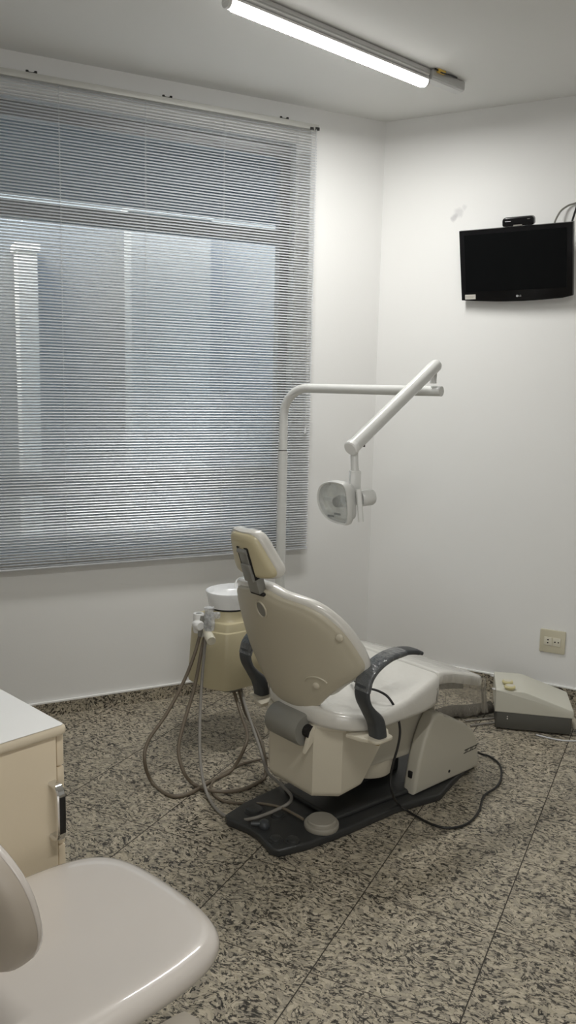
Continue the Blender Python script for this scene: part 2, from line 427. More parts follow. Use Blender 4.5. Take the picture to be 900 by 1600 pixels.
# outside, beyond the glass
bm = bmesh.new(); slab_box(bm, WLm, -9, 2.5, -3.4, -3.0, -1.0, 5.2); slab_box(bm, WLm, -9, 2.5, -3.0, -.3, -1.2, -1.0)
nb_ = (finish('neighbouring_building', bm, M_['facade'], smooth=False))
tag(nb_, 'plain grey building beyond the window, seen between the blind slats', 'building')
bm = bmesh.new(); slab_box(bm, WLm, -6, 1.2, -2.1, -.16, 2.72, 2.90); finish('added_shade_slab', bm, M_['facade'], smooth=False, kind='structure')  # slab added over the window to darken what shows between the top slats
def out_at(px, py, n):
    r = ray(px, py); t = (n-(Vector((0, 0, HC))-CO).dot(nL))/r.dot(nL); return Vector((0, 0, HC))+r*t
for (xa, xb, yt, nn_, nm, lab) in ((28, 58, 390, -2.75, 'outside_post', 'white post standing outside, glinting through the slats at the left of the blind'),
                               (205, 330, 330, -2.6, 'outside_pillar', 'wide pale pillar outside, faintly bright through the middle of the blind')):
    a_, b_ = out_at(xa, yt, nn_), out_at(xb, yt, nn_); sa0, sb0 = (a_-CO).dot(dL), (b_-CO).dot(dL)
    bm = bmesh.new(); slab_box(bm, WLm, sa0, sb0, nn_-.2, nn_, -.999, a_.z); slab_box(bm, WLm, sa0-.02, sb0+.02, nn_-.22, nn_+.02, a_.z, a_.z+.05)
    tag(finish(nm, bm, M_['bright' if nm == 'outside_post' else 'pale'], smooth=False), lab, 'post')

# ------------------------------------------------------------------ venetian blind
BX0, BX1 = -2.47, -.417; BN = .05
bl = root('venetian_blind', 'silver grey horizontal slat blind lowered over the window on the left wall', 'blind', CO+nL*BN, math.atan2(dL.y, dL.x))
# local: x along the wall, y outwards through the window, z up
bm = bmesh.new()
zs0, zs1 = .722, 2.728; ns = 161; th = math.radians(34); wd = .016
for i in range(ns):
    z = zs0+(zs1-zs0)*i/(ns-1)
    zz = z+random.uniform(-.0004, .0004); t_ = th*(1 if 13 < i < ns-6 else .35+.65*min(i, (ns-1-i)*2)/13)+random.uniform(-.03, .03)
    sec = []
    for k in range(5):
        a = (k/4-.5); crown = .0016*(1-4*a*a)
        # inner edge (towards the room) low, outer edge high
        x = a*wd
        sec.append((x*math.cos(t_)-crown*math.sin(t_), x*math.sin(t_)+crown*math.cos(t_)))
    for j, x0 in enumerate((BX0, BX1)):
        pass
    A = [[bm.verts.new((x, y, zz+q)) for y, q in sec] for x in (BX0, BX1)]
    Bq = [[bm.verts.new((x, y+.0004*math.sin(t_), zz+q-.0005)) for y, q in sec] for x in (BX0, BX1)]
    for k in range(4):
        bm.faces.new((A[0][k], A[1][k], A[1][k+1], A[0][k+1])); bm.faces.new((Bq[0][k+1], Bq[1][k+1], Bq[1][k], Bq[0][k]))
    bm.faces.new((A[0][0], Bq[0][0], Bq[1][0], A[1][0])); bm.faces.new((A[0][4], A[1][4], Bq[1][4], Bq[0][4]))
    for s in (0, 1):
        bm.faces.new(A[s][:]+Bq[s][::-1])
finish('slat_panel', bm, M_['slat'], bl, smooth=False)
bm = bmesh.new(); box(bm, ((BX0+BX1)/2, 0, 2.752), (BX1-BX0+.01, .026, .026), bevel=.002); hr = finish('head_rail', bm, M_['rail'], bl)
for s in (-1.74, -1.165, -.595, -2.3):
    bm = bmesh.new(); tube(bm, [(s-.018, -.004, 2.770), (s-.008, -.006, 2.766), (s+.008, -.006, 2.766), (s+.02, -.004, 2.772)], .0035, 8, smooth=3)
    lathe(bm, [(.006, -.004), (.006, .004)], 10, (s-.016, -.004, 2.770)); lathe(bm, [(.006, -.004), (.006, .004)], 10, (s+.018, -.004, 2.771))
    finish('fixing_clip', bm, M_['darkmetal'], hr)
bm = bmesh.new(); box(bm, (BX1-.005, -.013, 2.745), (.022, .006, .014), bevel=.001); box(bm, (BX1-.035, -.014, 2.742), (.018, .006, .012), bevel=.001); finish('cord_lock', bm, M_['darkmetal'], hr)
bm = bmesh.new(); box(bm, ((BX0+BX1)/2, 0, .712), (BX1-BX0, .018, .010), bevel=.003); finish('bottom_rail', bm, M_['slat'], bl)
for s in (-2.365, -2.0, -1.632, -1.262, -.893, -.52):
    bm = bmesh.new()
    for yo in (-.0085, .0085): tube(bm, [(s, yo, .712), (s, yo, 2.74)], .0005, 6)
    tube(bm, [(s, -.002, .712), (s, -.002, 2.74)], .0006, 6)
    finish('ladder_cord', bm, M_['cord'], bl)
bm = bmesh.new()
tube(bm, [(BX1-.035, -.016, 2.74), (BX1-.037, -.017, 2.0), (BX1-.033, -.017, 1.33)], .0013, 6)
lathe(bm, [(.003, .0), (.006, -.01), (.006, -.03), (.002, -.035)], 10, (BX1-.033, -.017, 1.33)); finish('pull_cord', bm, M_['cord'], bl)
bm = bmesh.new()
tube(bm, [(BX1-.012, -.016, 2.74), (BX1-.012, -.017, 1.5)], .0022, 6); finish('tilt_wand', bm, M_['cord'], bl)

# ------------------------------------------------------------------ ceiling light
ta = on(357, 3, 2.804); tb = on(664, 128, 2.804)
ax = (tb-ta); LT = ax.length; ax.normalize()
cl = root('ceiling_light', 'lit white tube light fixed under the grey ceiling', 'light', (tb.x, tb.y, CEIL), math.atan2(ax.y, ax.x))
# local x along the tube away from the camera, tube end at x = 0
bm = bmesh.new()
sec = [(-.031, -.003), (-.030, -.034), (-.022, -.042), (.022, -.042), (.030, -.034), (.031, -.003)]
for x0, x1, kx, kz in ((-LT-.22, -LT-.016, 1, 1), (-LT-.016, .012, .62, .62), (.012, .235, 1, 1)):
    t_ = bmesh.new()
    rings = [[t_.verts.new((x, y*kx, z*kz)) for y, z in sec] for x in (x0, x1)]
    for k in range(6): t_.faces.new((rings[0][k], rings[0][(k+1) % 6], rings[1][(k+1) % 6], rings[1][k]))
    t_.faces.new(rings[0][::-1]); t_.faces.new(rings[1])
    bmesh.ops.bevel(t_, geom=[e for e in t_.edges], offset=.003, segments=2, affect='EDGES')
    merge(bm, t_)
bdy = finish('fixture_body', bm, M_['alu2'], cl)
bm = bmesh.new(); box(bm, (-LT/2, 0, -.0285), (LT, .046, .005), bevel=.0015); finish('reflector', bm, M_['white'], cl)
lowr = [(-.022*math.cos(a), .022*math.sin(a)) for a in [math.radians(-100+200*k/18) for k in range(19)]]
uppr = [(.0218*math.cos(a), .0218*math.sin(a)) for a in [math.radians(-80+160*k/14) for k in range(15)]]
bm = bmesh.new(); tube(bm, [(-LT, 0, -.052), (-.004, 0, -.052)], .022, sec=lowr, up=(0, 0, 1))
tu_ = finish('tube', bm, M_['light'], cl)
bm = bmesh.new(); box(bm, (-LT/2, 0, -.0728), (LT-.03, .019, .003)); ls_ = finish('light_strip', bm, M_['white'], cl, smooth=False)
ls_.data.materials.append(M_['strip'])
for p_ in ls_.data.polygons:
    if p_.normal.z < -.9: p_.material_index = 1
bm = bmesh.new(); tube(bm, [(-LT, 0, -.052), (-.004, 0, -.052)], .022, sec=uppr, up=(0, 0, 1))
finish('tube_spine', bm, M_['white'], cl)
bm = bmesh.new(); tube(bm, [(-.004, 0, -.052), (.006, 0, -.052)], .0222, 20); box(bm, (.003, 0, -.042), (.014, .03, .028), bevel=.003); finish('lamp_holder', bm, M_['white'], cl)
bm = bmesh.new(); tube(bm, [(-LT-.012, 0, -.052), (-LT, 0, -.052)], .0222, 20); box(bm, (-LT-.007, 0, -.042), (.014, .03, .028), bevel=.003); finish('lamp_holder', bm, M_['white'], cl)
bm = bmesh.new(); box(bm, (.06, -.036, -.006), (.05, .016, .016), bevel=.005); finish('wire_connector', bm, M_['conn'], cl)
bm = bmesh.new(); tube(bm, [(.02, -.034, -.003), (.06, -.042, -.012), (.12, -.040, -.006), (.17, -.034, -.003)], .003, 8, smooth=4); finish('wire', bm, M_['black'], cl)

# second fitting, added unseen behind the camera to brighten the room
c2 = root('ceiling_light', 'added unseen tube light of the same kind on the ceiling behind the viewpoint', 'light', (.80, 1.05, CEIL), math.atan2(ax.y, ax.x))
for ch in list(cl.children):
    d = ch.copy(); C.objects.link(d); d.parent = c2

# ------------------------------------------------------------------ television and things on the right wall
tv_c = Vector((1.0290, 4.0011, 2.1191)); r2 = Vector((.8634688, -.5043541, .0069709)); u2 = Vector((-.1359204, -.2193464, .9661329)); n2 = r2.cross(u2)
if n2.y > 0: n2 = -n2
TM = Matrix((r2, u2, n2)).transposed()
tv = bpy.data.objects.new('television', None); C.objects.link(tv); tv.empty_display_size = .1
tm = TM.to_4x4(); tm.translation = tv_c; tv.matrix_world = tm
tag(tv, 'small black flat television tilted on the right wall', 'television')
# local: x right, y up, z towards the viewer
W2, H2 = .262, .1635
outl = [(-W2, H2), (-W2, -H2+.004)]+[(-W2+2*W2*k/12, -H2-.012*math.sin(PI*k/12)+.004*(1-k/12)) for k in range(1, 12)]+[(W2, -H2+.006), (W2, H2)]
bm = bmesh.new(); prism(bm, outl, -.035, 0, XYZ, .004); bz = finish('bezel', bm, M_['tv'], tv)
bm = bmesh.new(); prism(bm, rrect(-.237, .237, -.120, .143, .003, 2), -.001, .0012, XYZ); finish('screen', bm, M_['screen'], tv)
bm = bmesh.new(); prism(bm, rrect(-.17, .17, -.11, .11, .02), -.060, -.034, XYZ, .01); finish('rear_housing', bm, M_['tv'], tv)
bm = bmesh.new(); box(bm, (0, .01, -.070), (.08, .06, .028), bevel=.004); finish('wall_bracket', bm, M_['darkmetal'], tv)
bm = bmesh.new(); box(bm, (-.217, -.144, .0008), (.052, .022, .001)); stk = finish('sticker', bm, M_['paper'], tv, smooth=False); stk['label'] = 'small off-white paper sticker'
bm = bmesh.new(); box(bm, (-.217, -.141, .0016), (.044, .0012, .0004)); box(bm, (-.219, -.147, .0016), (.038, .0012, .0004)); finish('printed_line', bm, M_['grey'], stk, smooth=False)
bm = bmesh.new(); lathe(bm, [(.0052, 0), (.0052, .0012)], 20, (.010, -.148, .001)); lg = finish('logo', bm, M_['silver'], tv)
tc = bpy.data.curves.new('logo_text', 'FONT'); tc.body = 'LG'; tc.size = .0105; tc.extrude = .0004
to = bpy.data.objects.new('logo_text', tc); C.objects.link(to); bpy.context.view_layer.update()
me = bpy.data.meshes.new_from_object(to.evaluated_get(bpy.context.evaluated_depsgraph_get())); bpy.data.objects.remove(to)
me.materials.append(M_['silver']); lo = bpy.data.objects.new('lettering', me); C.objects.link(lo); lo.parent = lg; lo.location = (.0165, -.1515, .0016)
bm = bmesh.new(); box(bm, (.166, -.1655, -.004), (.018, .005, .006), bevel=.001); finish('control_button', bm, M_['silver'], tv)

stb = bpy.data.objects.new('set_top_box', None); C.objects.link(stb); stb.empty_display_size = .05
tm = TM.to_4x4(); tm.translation = tv_c+r2*.0155+u2*(H2+.001)-n2*.025; stb.matrix_world = tm
tag(stb, 'small rounded black receiver sitting on top of the television', 'receiver')
bm = bmesh.new(); prism(bm, rrect(-.072, .072, 0, .040, (.016, .016, .010, .010)), -.02, .02, XYZ, .006, 3); sb = finish('casing', bm, M_['tv'], stb)
bm = bmesh.new(); box(bm, (-.044, .023, .0202), (.026, .003, .0008)); finish('display_mark', bm, M_['silver'], stb)
bm = bmesh.new(); box(bm, (.05, .028, .0202), (.012, .002, .0008)); finish('indicator_mark', bm, M_['grey'], stb)
bm = bmesh.new(); box(bm, (.0, .004, .0202), (.04, .006, .0008)); finish('front_badge', bm, M_['grey'], stb)

def wr_at(px, py, n):
    r = ray(px, py); t = (n-(Vector((0, 0, HC))-CO).dot(nR))/r.dot(nR); return Vector((0, 0, HC))+r*t
bm = bmesh.new()
tube(bm, [wr_at(866, 352, .045), wr_at(868, 344, .045), wr_at(876, 330, .03), wr_at(888, 321, .015), wr_at(900, 317, .01), wr_at(925, 305, .008)], .0042, 8, smooth=5)
tag(finish('aerial_cable', bm, M_['grey'], None), 'thin grey cable arching up from behind the right top of the television', 'cable')
bm = bmesh.new()
tube(bm, [wr_at(893, 352, .04), wr_at(894, 346, .04), wr_at(899, 330, .02), wr_at(906, 310, .01), wr_at(915, 285, .008)], .0048, 8, smooth=5)
tag(finish('power_cable', bm, M_['black'], None), 'black cable rising at the right corner of the television along the frame edge', 'cable')

ol = root('wall_socket', 'ivory double socket plate low on the right wall', 'socket', WRm(.9885, 0, .3175), math.atan2(dR.y, dR.x))
# local x along the wall to the right, -y into the room
bm = bmesh.new(); prism(bm, rrect(-.061, .061, -.058, .058, .005, 3), 0, .009, lambda a, b, h: Vector((a, -h, b)), .003); pl_ = finish('cover_plate', bm, M_['outlet'], ol)
for cx, vert in ((-.021, True), (.021, False)):
    bm = bmesh.new(); prism(bm, rrect(cx-.019, cx+.019, -.021, .021, .002, 2), .007, .0115, lambda a, b, h: Vector((a, -h, b)), .001)
    q = finish('socket_module', bm, M_['outlet2'], ol)
    bm = bmesh.new()
    for k in (-1, 1):
        px_, pz_ = (cx, k*.0075) if vert else (cx+k*.008, 0)
        lathe(bm, [(.0036, 0), (.0036, .0012)], 14, (px_, -.011, pz_), axis_mtx((0, -1, 0)))
    finish('pin_holes', bm, M_['dark'], q)

# ------------------------------------------------------------------ dental chair (local x to the feet, y to the patient's left)
CH = Vector((-.027, 2.495, 0)); CA = math.radians(41)
ch = root('dental_chair', 'beige dental chair with white film-covered seat, seen from behind its backrest', 'dental chair', CH, CA)
cx_ = Vector((math.cos(CA), math.sin(CA), 0)); cy_ = Vector((-math.sin(CA), math.cos(CA), 0))
def chw(x, y, z): return CH+cx_*x+cy_*y+Vector((0, 0, z))
def chl(p): d = p-CH; return Vector((d.dot(cx_), d.dot(cy_), d.z))
YC = .155
# base plate
half = [(.022, .118), (.036, .147), (.137, .174), (.30, .190), (.56, .196), (.66, .215), (.757, .235), (.845, .205), (.97, .168), (1.10, .143)]
plate = [(x, YC-w) for x, w in half]+[(1.12, YC-.10), (1.12, YC+.10)]+[(x, YC+w) for x, w in half[::-1]]+[(.045, YC+.03), (.045, YC-.03)]
bm = bmesh.new(); prism(bm, plate, 0, .030, XYZ, .008, 3); bp_ = finish('base_plate', bm, M_['basep'], ch)
inner = [(.30, YC-.135), (.56, YC-.15), (.76, YC-.17), (1.06, YC-.11), (1.06, YC+.11), (.76, YC+.17), (.56, YC+.15), (.30, YC+.135)]
bm = bmesh.new(); prism(bm, inner, .028, .046, XYZ, .012, 3); finish('base_cover', bm, M_['basep'], ch)
for x, y, r in ((.105, .020, .021), (.065, .060, .020), (.175, .180, .022), (.13, .255, .030)):
    bm = bmesh.new(); lathe(bm, [(r*1.25, .026), (r*1.2, .033), (r, .034), (r*.95, .040), (r*.7, .0425)], 24, (x, y, 0)); finish('levelling_foot_cap', bm, M_['basep'], ch)
bm = bmesh.new(); lathe(bm, [(.058, .028), (.0605, .033), (.0605, .044), (.058, .048), (.051, .049), (.050, .056), (.046, .060), (.02, .0615)], 40, (.245, .028, 0)); fp = finish('foot_pedal', bm, M_['pedal'], ch); fp['label'] = 'round taupe foot pedal'
bm = bmesh.new(); lathe(bm, [(.016, .028), (.020, .036), (.0205, .045), (.016, .054), (.006, .058)], 20, (.085, .145, 0))
tube(bm, [(.085, .145, .045), (.062, .158, .047), (.045, .170, .048)], .008, 12, scale=lambda t: 1.1-.25*t); fk = finish('joystick', bm, M_['slate'], ch); fk['label'] = 'grey joystick knob'
# lift column and arms
bm = bmesh.new(); lathe(bm, [(.075, .105), (.093, .112), (.098, .125), (.098, .20)], 40, (.57, .13, 0)); finish('lift_column', bm, M_['housing'], ch)
bm = bmesh.new(); box(bm, (.62, .19, .10), (.30, .10, .12), bevel=.01); finish('lift_arm', bm, M_['basep'], ch)
# seat frame and rear housing
def xz(y0, y1): return lambda a, b, h: Vector((a, h, b))
frame = [(.36, .195), (.47, .175), (.72, .160), (.80, .17), (.84, .25), (.84, .385), (.36, .385)]
bm = bmesh.new(); prism(bm, frame, .03, .29, lambda a, b, h: Vector((a, h, b)), .01, 2); sf = finish('seat_frame', bm, M_['cover'], ch)
def oct_plan(z, t):
    # plan of the rear housing at level t (0 bottom, 1 top)
    x0 = .20+.0*t; xe = .372+.11*t
    hw = .187
    return [(xe, YC-hw), (.275, YC-hw), (x0, YC-.122), (x0, YC+.105), (.225, YC+.14), (.275, YC+hw), (xe, YC+hw)]
bm = bmesh.new(); rings = []
for z, t, s in ((.150, 0, .93), (.160, .02, .985), (.172, .08, 1.0), (.31, 1, 1.0), (.392, 1.15, 1.0)):
    P = oct_plan(z, t); mx_ = .30
    tilt = lambda x, y: (-.012 if z < .2 else 0)*((x-.3)/.1)*(-1 if x > .3 else 0)
    rings.append([bm.verts.new((mx_+(x-mx_)*s, YC+(y-YC)*s, z+tilt(x, y))) for x, y in P])
n_ = len(rings[0])
for A, B in zip(rings, rings[1:]):
    for k in range(n_): bm.faces.new((A[k], A[(k+1) % n_], B[(k+1) % n_], B[k]))
bm.faces.new(rings[0][::-1]); bm.faces.new(rings[-1])
bmesh.ops.bevel(bm, geom=[e for e in bm.edges if e.calc_face_angle(0) > .5], offset=.006, segments=2, affect='EDGES')
hs = finish('rear_housing', bm, M_['housing'], ch)
# rim strip under the seat, cradle of the pivot drum
rim = [(.205, YC-.125), (.28, YC-.197), (.50, YC-.197), (.62, YC-.17), (.62, YC+.17), (.50, YC+.197), (.28, YC+.197), (.205, YC+.125)]
bm = bmesh.new(); prism(bm, rim, .383, .408, XYZ, .006, 2); finish('seat_rim', bm, M_['housing'], ch)
for yy in (.032, .238):
    bm = bmesh.new(); prism(bm, [(.165, .315), (.215, .36), (.26, .41), (.21, .415), (.185, .385)], yy, yy+.018, lambda a, b, h: Vector((a, h, b)), .003)
    finish('drum_bracket', bm, M_['housing'], hs)
bm = bmesh.new(); tube(bm, [(.195, .062, .382), (.195, .072, .382), (.195, .215, .382), (.195, .222, .382)], .057, 36, scale=lambda t: 1.0 if .02 < t < .98 else .93); finish('pivot_drum', bm, M_['grey'], ch)
bm = bmesh.new(); tube(bm, [(.195, .036, .382), (.195, .235, .382)], .022, 20); finish('pivot_axle', bm, M_['dark'], ch)
# motor cover beside the seat frame
mc = [(.660, .034), (.664, .08), (.680, .16), (.705, .24), (.735, .296), (.757, .322), (.775, .328), (.80, .324), (.87, .287), (.945, .245), (1.0, .205), (1.03, .165), (1.045, .12), (1.052, .06), (1.052, .034)]
bm = bmesh.new(); prism(bm, mc, -.036, .026, lambda a, b, h: Vector((a, h, b)), .014, 4); mcv = finish('motor_cover', bm, M_['cover'], ch)
bm = bmesh.new(); box(bm, (.667, -.004, .105), (.008, .018, .026), bevel=.002); finish('rocker_switch', bm, M_['dark'], mcv)
bm = bmesh.new(); lathe(bm, [(.006, 0), (.006, .0015)], 14, (.86, -.0355, .072), axis_mtx((0, -1, 0))); finish('screw_hole', bm, M_['dark'], mcv)
bm = bmesh.new()
for k, (a0, a1) in enumerate(((0, .020), (.022, .031), (.033, .048), (.050, .064), (.066, .082))):
    for (z0, z1, s0, s1) in ((.0115, .0155, 0, 1), (.0, .0035, 0, .92), (.003, .012, 0 if k % 2 else .55, .25 if k % 2 else .8)):
        q = [(.945+a0+(a1-a0)*s0, z0), (.945+a0+(a1-a0)*s1, z0), (.945+a0+(a1-a0)*s1, z1), (.945+a0+(a1-a0)*s0, z1)]
        prism(bm, [(x+(z)*.45, .118+z+(x-.945)*.02) for x, z in q], .0358, .0366, lambda a, b, h: Vector((a, -h, b)))
finish('lettering_strip', bm, M_['black'], mcv, smooth=False)

# seat upholstery
def lin(x, P):
    for (a, b), (c, d) in zip(P, P[1:]):
        if x <= c: return b+(d-b)*max(0, (x-a))/(c-a)
    return P[-1][1]
TOPZ = [(.08, .478), (.2, .478), (.32, .456), (.42, .446), (.52, .463), (.60, .487), (.70, .522)]
BOTZ = [(.08, .412), (.2, .408), (.40, .392), (.62, .392), (.70, .410)]
so = [(p[0], p[1]) for p in rrect(.195, .70, YC-.262, YC+.262, (.03, .24, .15, .03), 9)]
# extra points along the long sides
def densify(pts, d):
    out = []
    for a, b in zip(pts, pts[1:]+pts[:1]):
        L_ = math.hypot(b[0]-a[0], b[1]-a[1]); k = max(1, int(L_/d))
        for i in range(k): out.append((a[0]+(b[0]-a[0])*i/k, a[1]+(b[1]-a[1])*i/k))
    return out
so = densify(so, .03)
def seatmap(x, y, h):
    t, b = lin(x, TOPZ), lin(x, BOTZ)
    dip = 0
    if h > .9: dip = .012*max(0, 1-((y-YC)/.2)**2)*(1 if .22 < x < .58 else 0)
    return Vector((x, y, b+(t-b)*h-dip*max(0, 1-abs(x-.40)/.18)))
bm = bmesh.new(); star(bm, so, [(0, 0), (.5, 0), (.94, 0), (.985, .06), (1.0, .22), (1.004, .5), (1.0, .74), (.985, .90), (.955, .98), (.91, 1.0), (.75, 1.0), (.55, 1.0), (.35, 1.0), (.15, 1.0), (0, 1.0)], seatmap)
st_ = finish('seat_cushion', bm, M_['vinyl'], ch, angle=60); st_['label'] = 'white seat cushion wrapped in clear film'
# legrest
LTOP = [(.66, .512), (.70, .523), (.78, .507), (.9, .468), (1.02, .425), (1.08, .402), (1.12, .385)]
lo_ = densify([(.69, YC-.255), (.86, YC-.236), (1.0, YC-.205), (1.06, YC-.175), (1.095, YC-.125), (1.11, YC-.06), (1.11, YC+.06), (1.095, YC+.125), (1.06, YC+.175), (1.0, YC+.205), (.86, YC+.236), (.69, YC+.255)], .03)
def legmap(x, y, h): return Vector((x, y, lin(x, LTOP)-.048+.048*h))
bm = bmesh.new(); star(bm, lo_, [(0, 0), (.9, 0), (.985, .08), (1, .3), (1, .7), (.985, .9), (.95, .98), (.9, 1), (.6, 1.03), (.3, 1.04), (0, 1.04)], legmap)
lr = finish('legrest_cushion', bm, M_['vinyl'], ch, angle=50); lr['label'] = 'film-covered pad of the leg rest'
bm = bmesh.new(); prism(bm, [(.70, .472), (.84, .448), (1.02, .382), (1.02, .345), (.84, .385), (.70, .40)], YC-.12, YC+.12, lambda a, b, h: Vector((a, h, b)), .008); finish('legrest_frame', bm, M_['grey'], ch)
# clear film hanging round the legrest
path = cr([(.64, YC-.262), (.70, YC-.260), (.86, YC-.242), (1.0, YC-.212), (1.066, YC-.182), (1.102, YC-.128), (1.118, YC-.05), (1.118, YC+.05), (1.10, YC+.13)], 10) if False else [Vector((p[0], p[1], 0)) for p in cr([(.655, YC-.266, 0), (.70, YC-.263, 0), (.86, YC-.243, 0), (1.0, YC-.212, 0), (1.066, YC-.182, 0), (1.102, YC-.128, 0), (1.118, YC-.05, 0), (1.118, YC+.05, 0), (1.10, YC+.13, 0)], 10)]
bm = bmesh.new(); rows = 9; grid = []
rnd = random.Random(3); ph = [rnd.uniform(0, 6.28) for _ in range(4)]
for i, p in enumerate(path):
    i0, i1 = max(0, i-1), min(len(path)-1, i+1)
    t = (path[i1]-path[i0]).normalized(); nn = Vector((t.y, -t.x, 0))
    zt = lin(p.x, LTOP)-.006 if p.x > .69 else lin(p.x, TOPZ)-.03
    zb = lin(p.x, [(.64, .405), (.72, .355), (.85, .315), (1.0, .285), (1.06, .262), (1.12, .255)])+.004*math.sin(i*.9)
    col = []
    for r_ in range(rows):
        f_ = r_/(rows-1)
        wv = (.007*math.sin(i*.75+ph[0]+f_*1.2)+.005*math.sin(i*1.7+ph[1])+.004*math.sin(i*.33+4*f_+ph[2]))*min(1, f_*2.2)
        col.append(bm.verts.new(Vector((p.x, p.y, zt+(zb-zt)*f_))+nn*(wv+.006+.006*f_)))
    grid.append(col)
for A, B in zip(grid, grid[1:]):
    for k in range(rows-1): bm.faces.new((A[k], B[k], B[k+1], A[k+1]))
dr = finish('plastic_drape', bm, M_['drape'], ch, angle=80); dr['label'] = 'clear wrinkled plastic film hanging from the leg rest'
sm = dr.modifiers.new('thickness', 'SOLIDIFY'); sm.thickness = .0006

# backrest: curved shell, u sideways, s upwards, n to the front
BP = Vector((.19, YC, .452)); bth = math.radians(19.35); KW = 1.15
bu = Vector((0, 1, 0)); bs = Vector((-math.sin(bth), 0, math.cos(bth))); bn = Vector((math.cos(bth), 0, math.sin(bth)))
def bmap(k=KW, off=0.0): return lambda u, s, n: BP+bu*u+bs*s+bn*(n+off+k*u*u)
half = [(0, .447), (.035, .445), (.083, .426), (.135, .412), (.178, .396), (.215, .370), (.242, .338), (.264, .302), (.280, .262), (.294, .215), (.301, .175), (.294, .150), (.272, .128), (.240, .108), (.212, .088), (.180, .062), (.152, .036), (.126, .010), (.104, -.012), (.05, -.026)]
def sym(h): return [(u, s, 0) for u, s in h]+[(0, h[-1][1], 0)]+[(-u, s, 0) for u, s in h[::-1] if u > 0]
def smooth_outline(h, n=3): return [(p.x, p.y) for p in cr(sym(h), n, True)]
oS = smooth_outline(half); cS = (0, .22)
bm = bmesh.new()
star(bm, oS, [(0, 0), (.2, 0), (.4, 0), (.6, 0), (.75, 0), (.86, .0005), (.92, .003), (.945, .006), (.965, .006), (.982, .008), (.993, .012), (.997, .017), (.997, .024), (.96, .026), (.5, .026), (0, .026)], bmap(), cS)
bk = finish('backrest_shell', bm, M_['shell'], ch, angle=45)
hc = [(u*.985+.006 if u else 0, s+.012*(1 if s > .2 else -.3)) for u, s in half[:16]]+[(.150, .05), (.10, .03), (.05, .02)]
oC = [(u*(1.10 if u > 0 else 1), q) for u, q in smooth_outline(hc)]
bm = bmesh.new()
star(bm, oC, [(0, .020), (.5, .020), (.93, .018), (.985, .018), (1.005, .024), (1.01, .033), (.997, .045), (.97, .053), (.90, .058), (.7, .056), (.4, .050), (0, .046)], bmap(), cS)
bc = finish('back_cushion', bm, M_['vinyl'], ch, angle=60); bc['label'] = 'white back cushion wrapped in clear film'
# details on the shell
bm = bmesh.new(); ring = [(.004+.0245*math.cos(a), .372+.030*math.sin(a)) for a in [2*PI*k/28 for k in range(28)]]
f0 = bmap(); tube(bm, [f0(u, s, -.001) for u, s in ring+ring[:1]], .0035, 8, caps=False); hr_ = finish('handle_recess', bm, M_['shell'], bk)
bm = bmesh.new(); star(bm, [(.004+(u-.004)*.86, .372+(s-.372)*.86) for u, s in ring], [(1, -.0006), (1, .004)], f0); finish('recess_hollow', bm, M_['grey'], hr_)
for u, s in ((-.262, .290), (-.150, .105)):
    bm = bmesh.new(); lathe(bm, [(.0125, .004), (.0120, -.003), (.0095, -.0045), (.004, -.005)], 20, f0(u, s, 0), axis_mtx(bn-bu*(2*KW*u))); finish('screw_cap', bm, M_['housing'], bk)
bm = bmesh.new(); tube(bm, [f0(-.150+.045*math.cos(a), .100+.04*math.sin(a), -.0005) for a in [PI*.0+PI*k/12*.85 for k in range(2, 13)]], .0030, 8); finish('moulded_arc', bm, M_['shell'], bk)
# headrest
hh = [(0, .652), (.034, .652), (.056, .645), (.069, .628), (.082, .59), (.094, .55), (.101, .527), (.099, .510), (.085, .500), (.045, .497)]
oH = smooth_outline(hh); KH = 2.2; cH = (0, .572)
hm = bmap(KH, -.012)
bm = bmesh.new(); star(bm, oH, [(0, 0), (.4, 0), (.75, 0), (.88, .001), (.96, .005), (1, .012), (1, .018), (.9, .020), (0, .020)], hm, cH); hd = finish('headrest_shell', bm, M_['cream'], ch, angle=45)
hh2 = [(u*1.06+(.004 if u else 0), .572+(s-.572)*1.08) for u, s in hh]
bm = bmesh.new(); star(bm, smooth_outline(hh2), [(0, .014), (.9, .014), (.975, .015), (1.0, .022), (1.0, .031), (.98, .042), (.92, .049), (.7, .051), (0, .048)], hm, cH); hp = finish('headrest_cushion', bm, M_['vinyl'], ch, angle=60); hp['label'] = 'white headrest cushion wrapped in clear film'
bm = bmesh.new(); prism(bm, rrect(-.030, .030, .490, .608, .006, 3), -.0012, .02, hm, .001); finish('slot', bm, M_['dark'], hd)
bm = bmesh.new(); tube(bm, [hm(u, .593, .0) for u in (-.022, .022)], .009, 16)
prism(bm, rrect(-.020, .020, .540, .596, .003, 2), -.004, .006, hm, .002); prism(bm, rrect(-.022, .022, .486, .548, .003, 2), -.009, .003, hm, .002)
finish('hinge_bracket', bm, M_['bracket'], hd)
bm = bmesh.new(); prism(bm, rrect(-.026, .026, .438, .492, .003, 2), -.010, .022, bmap(.0), .003); prism(bm, rrect(-.024, .024, .484, .515, .003, 2), -.014, .03, bmap(.0), .003); finish('headrest_stem', bm, M_['bracket'], ch)
bm = bmesh.new(); prism(bm, rrect(-.034, .034, .428, .438, .003, 2), -.004, .02, bmap(.0), .002); finish('stem_slot', bm, M_['dark'], bk)
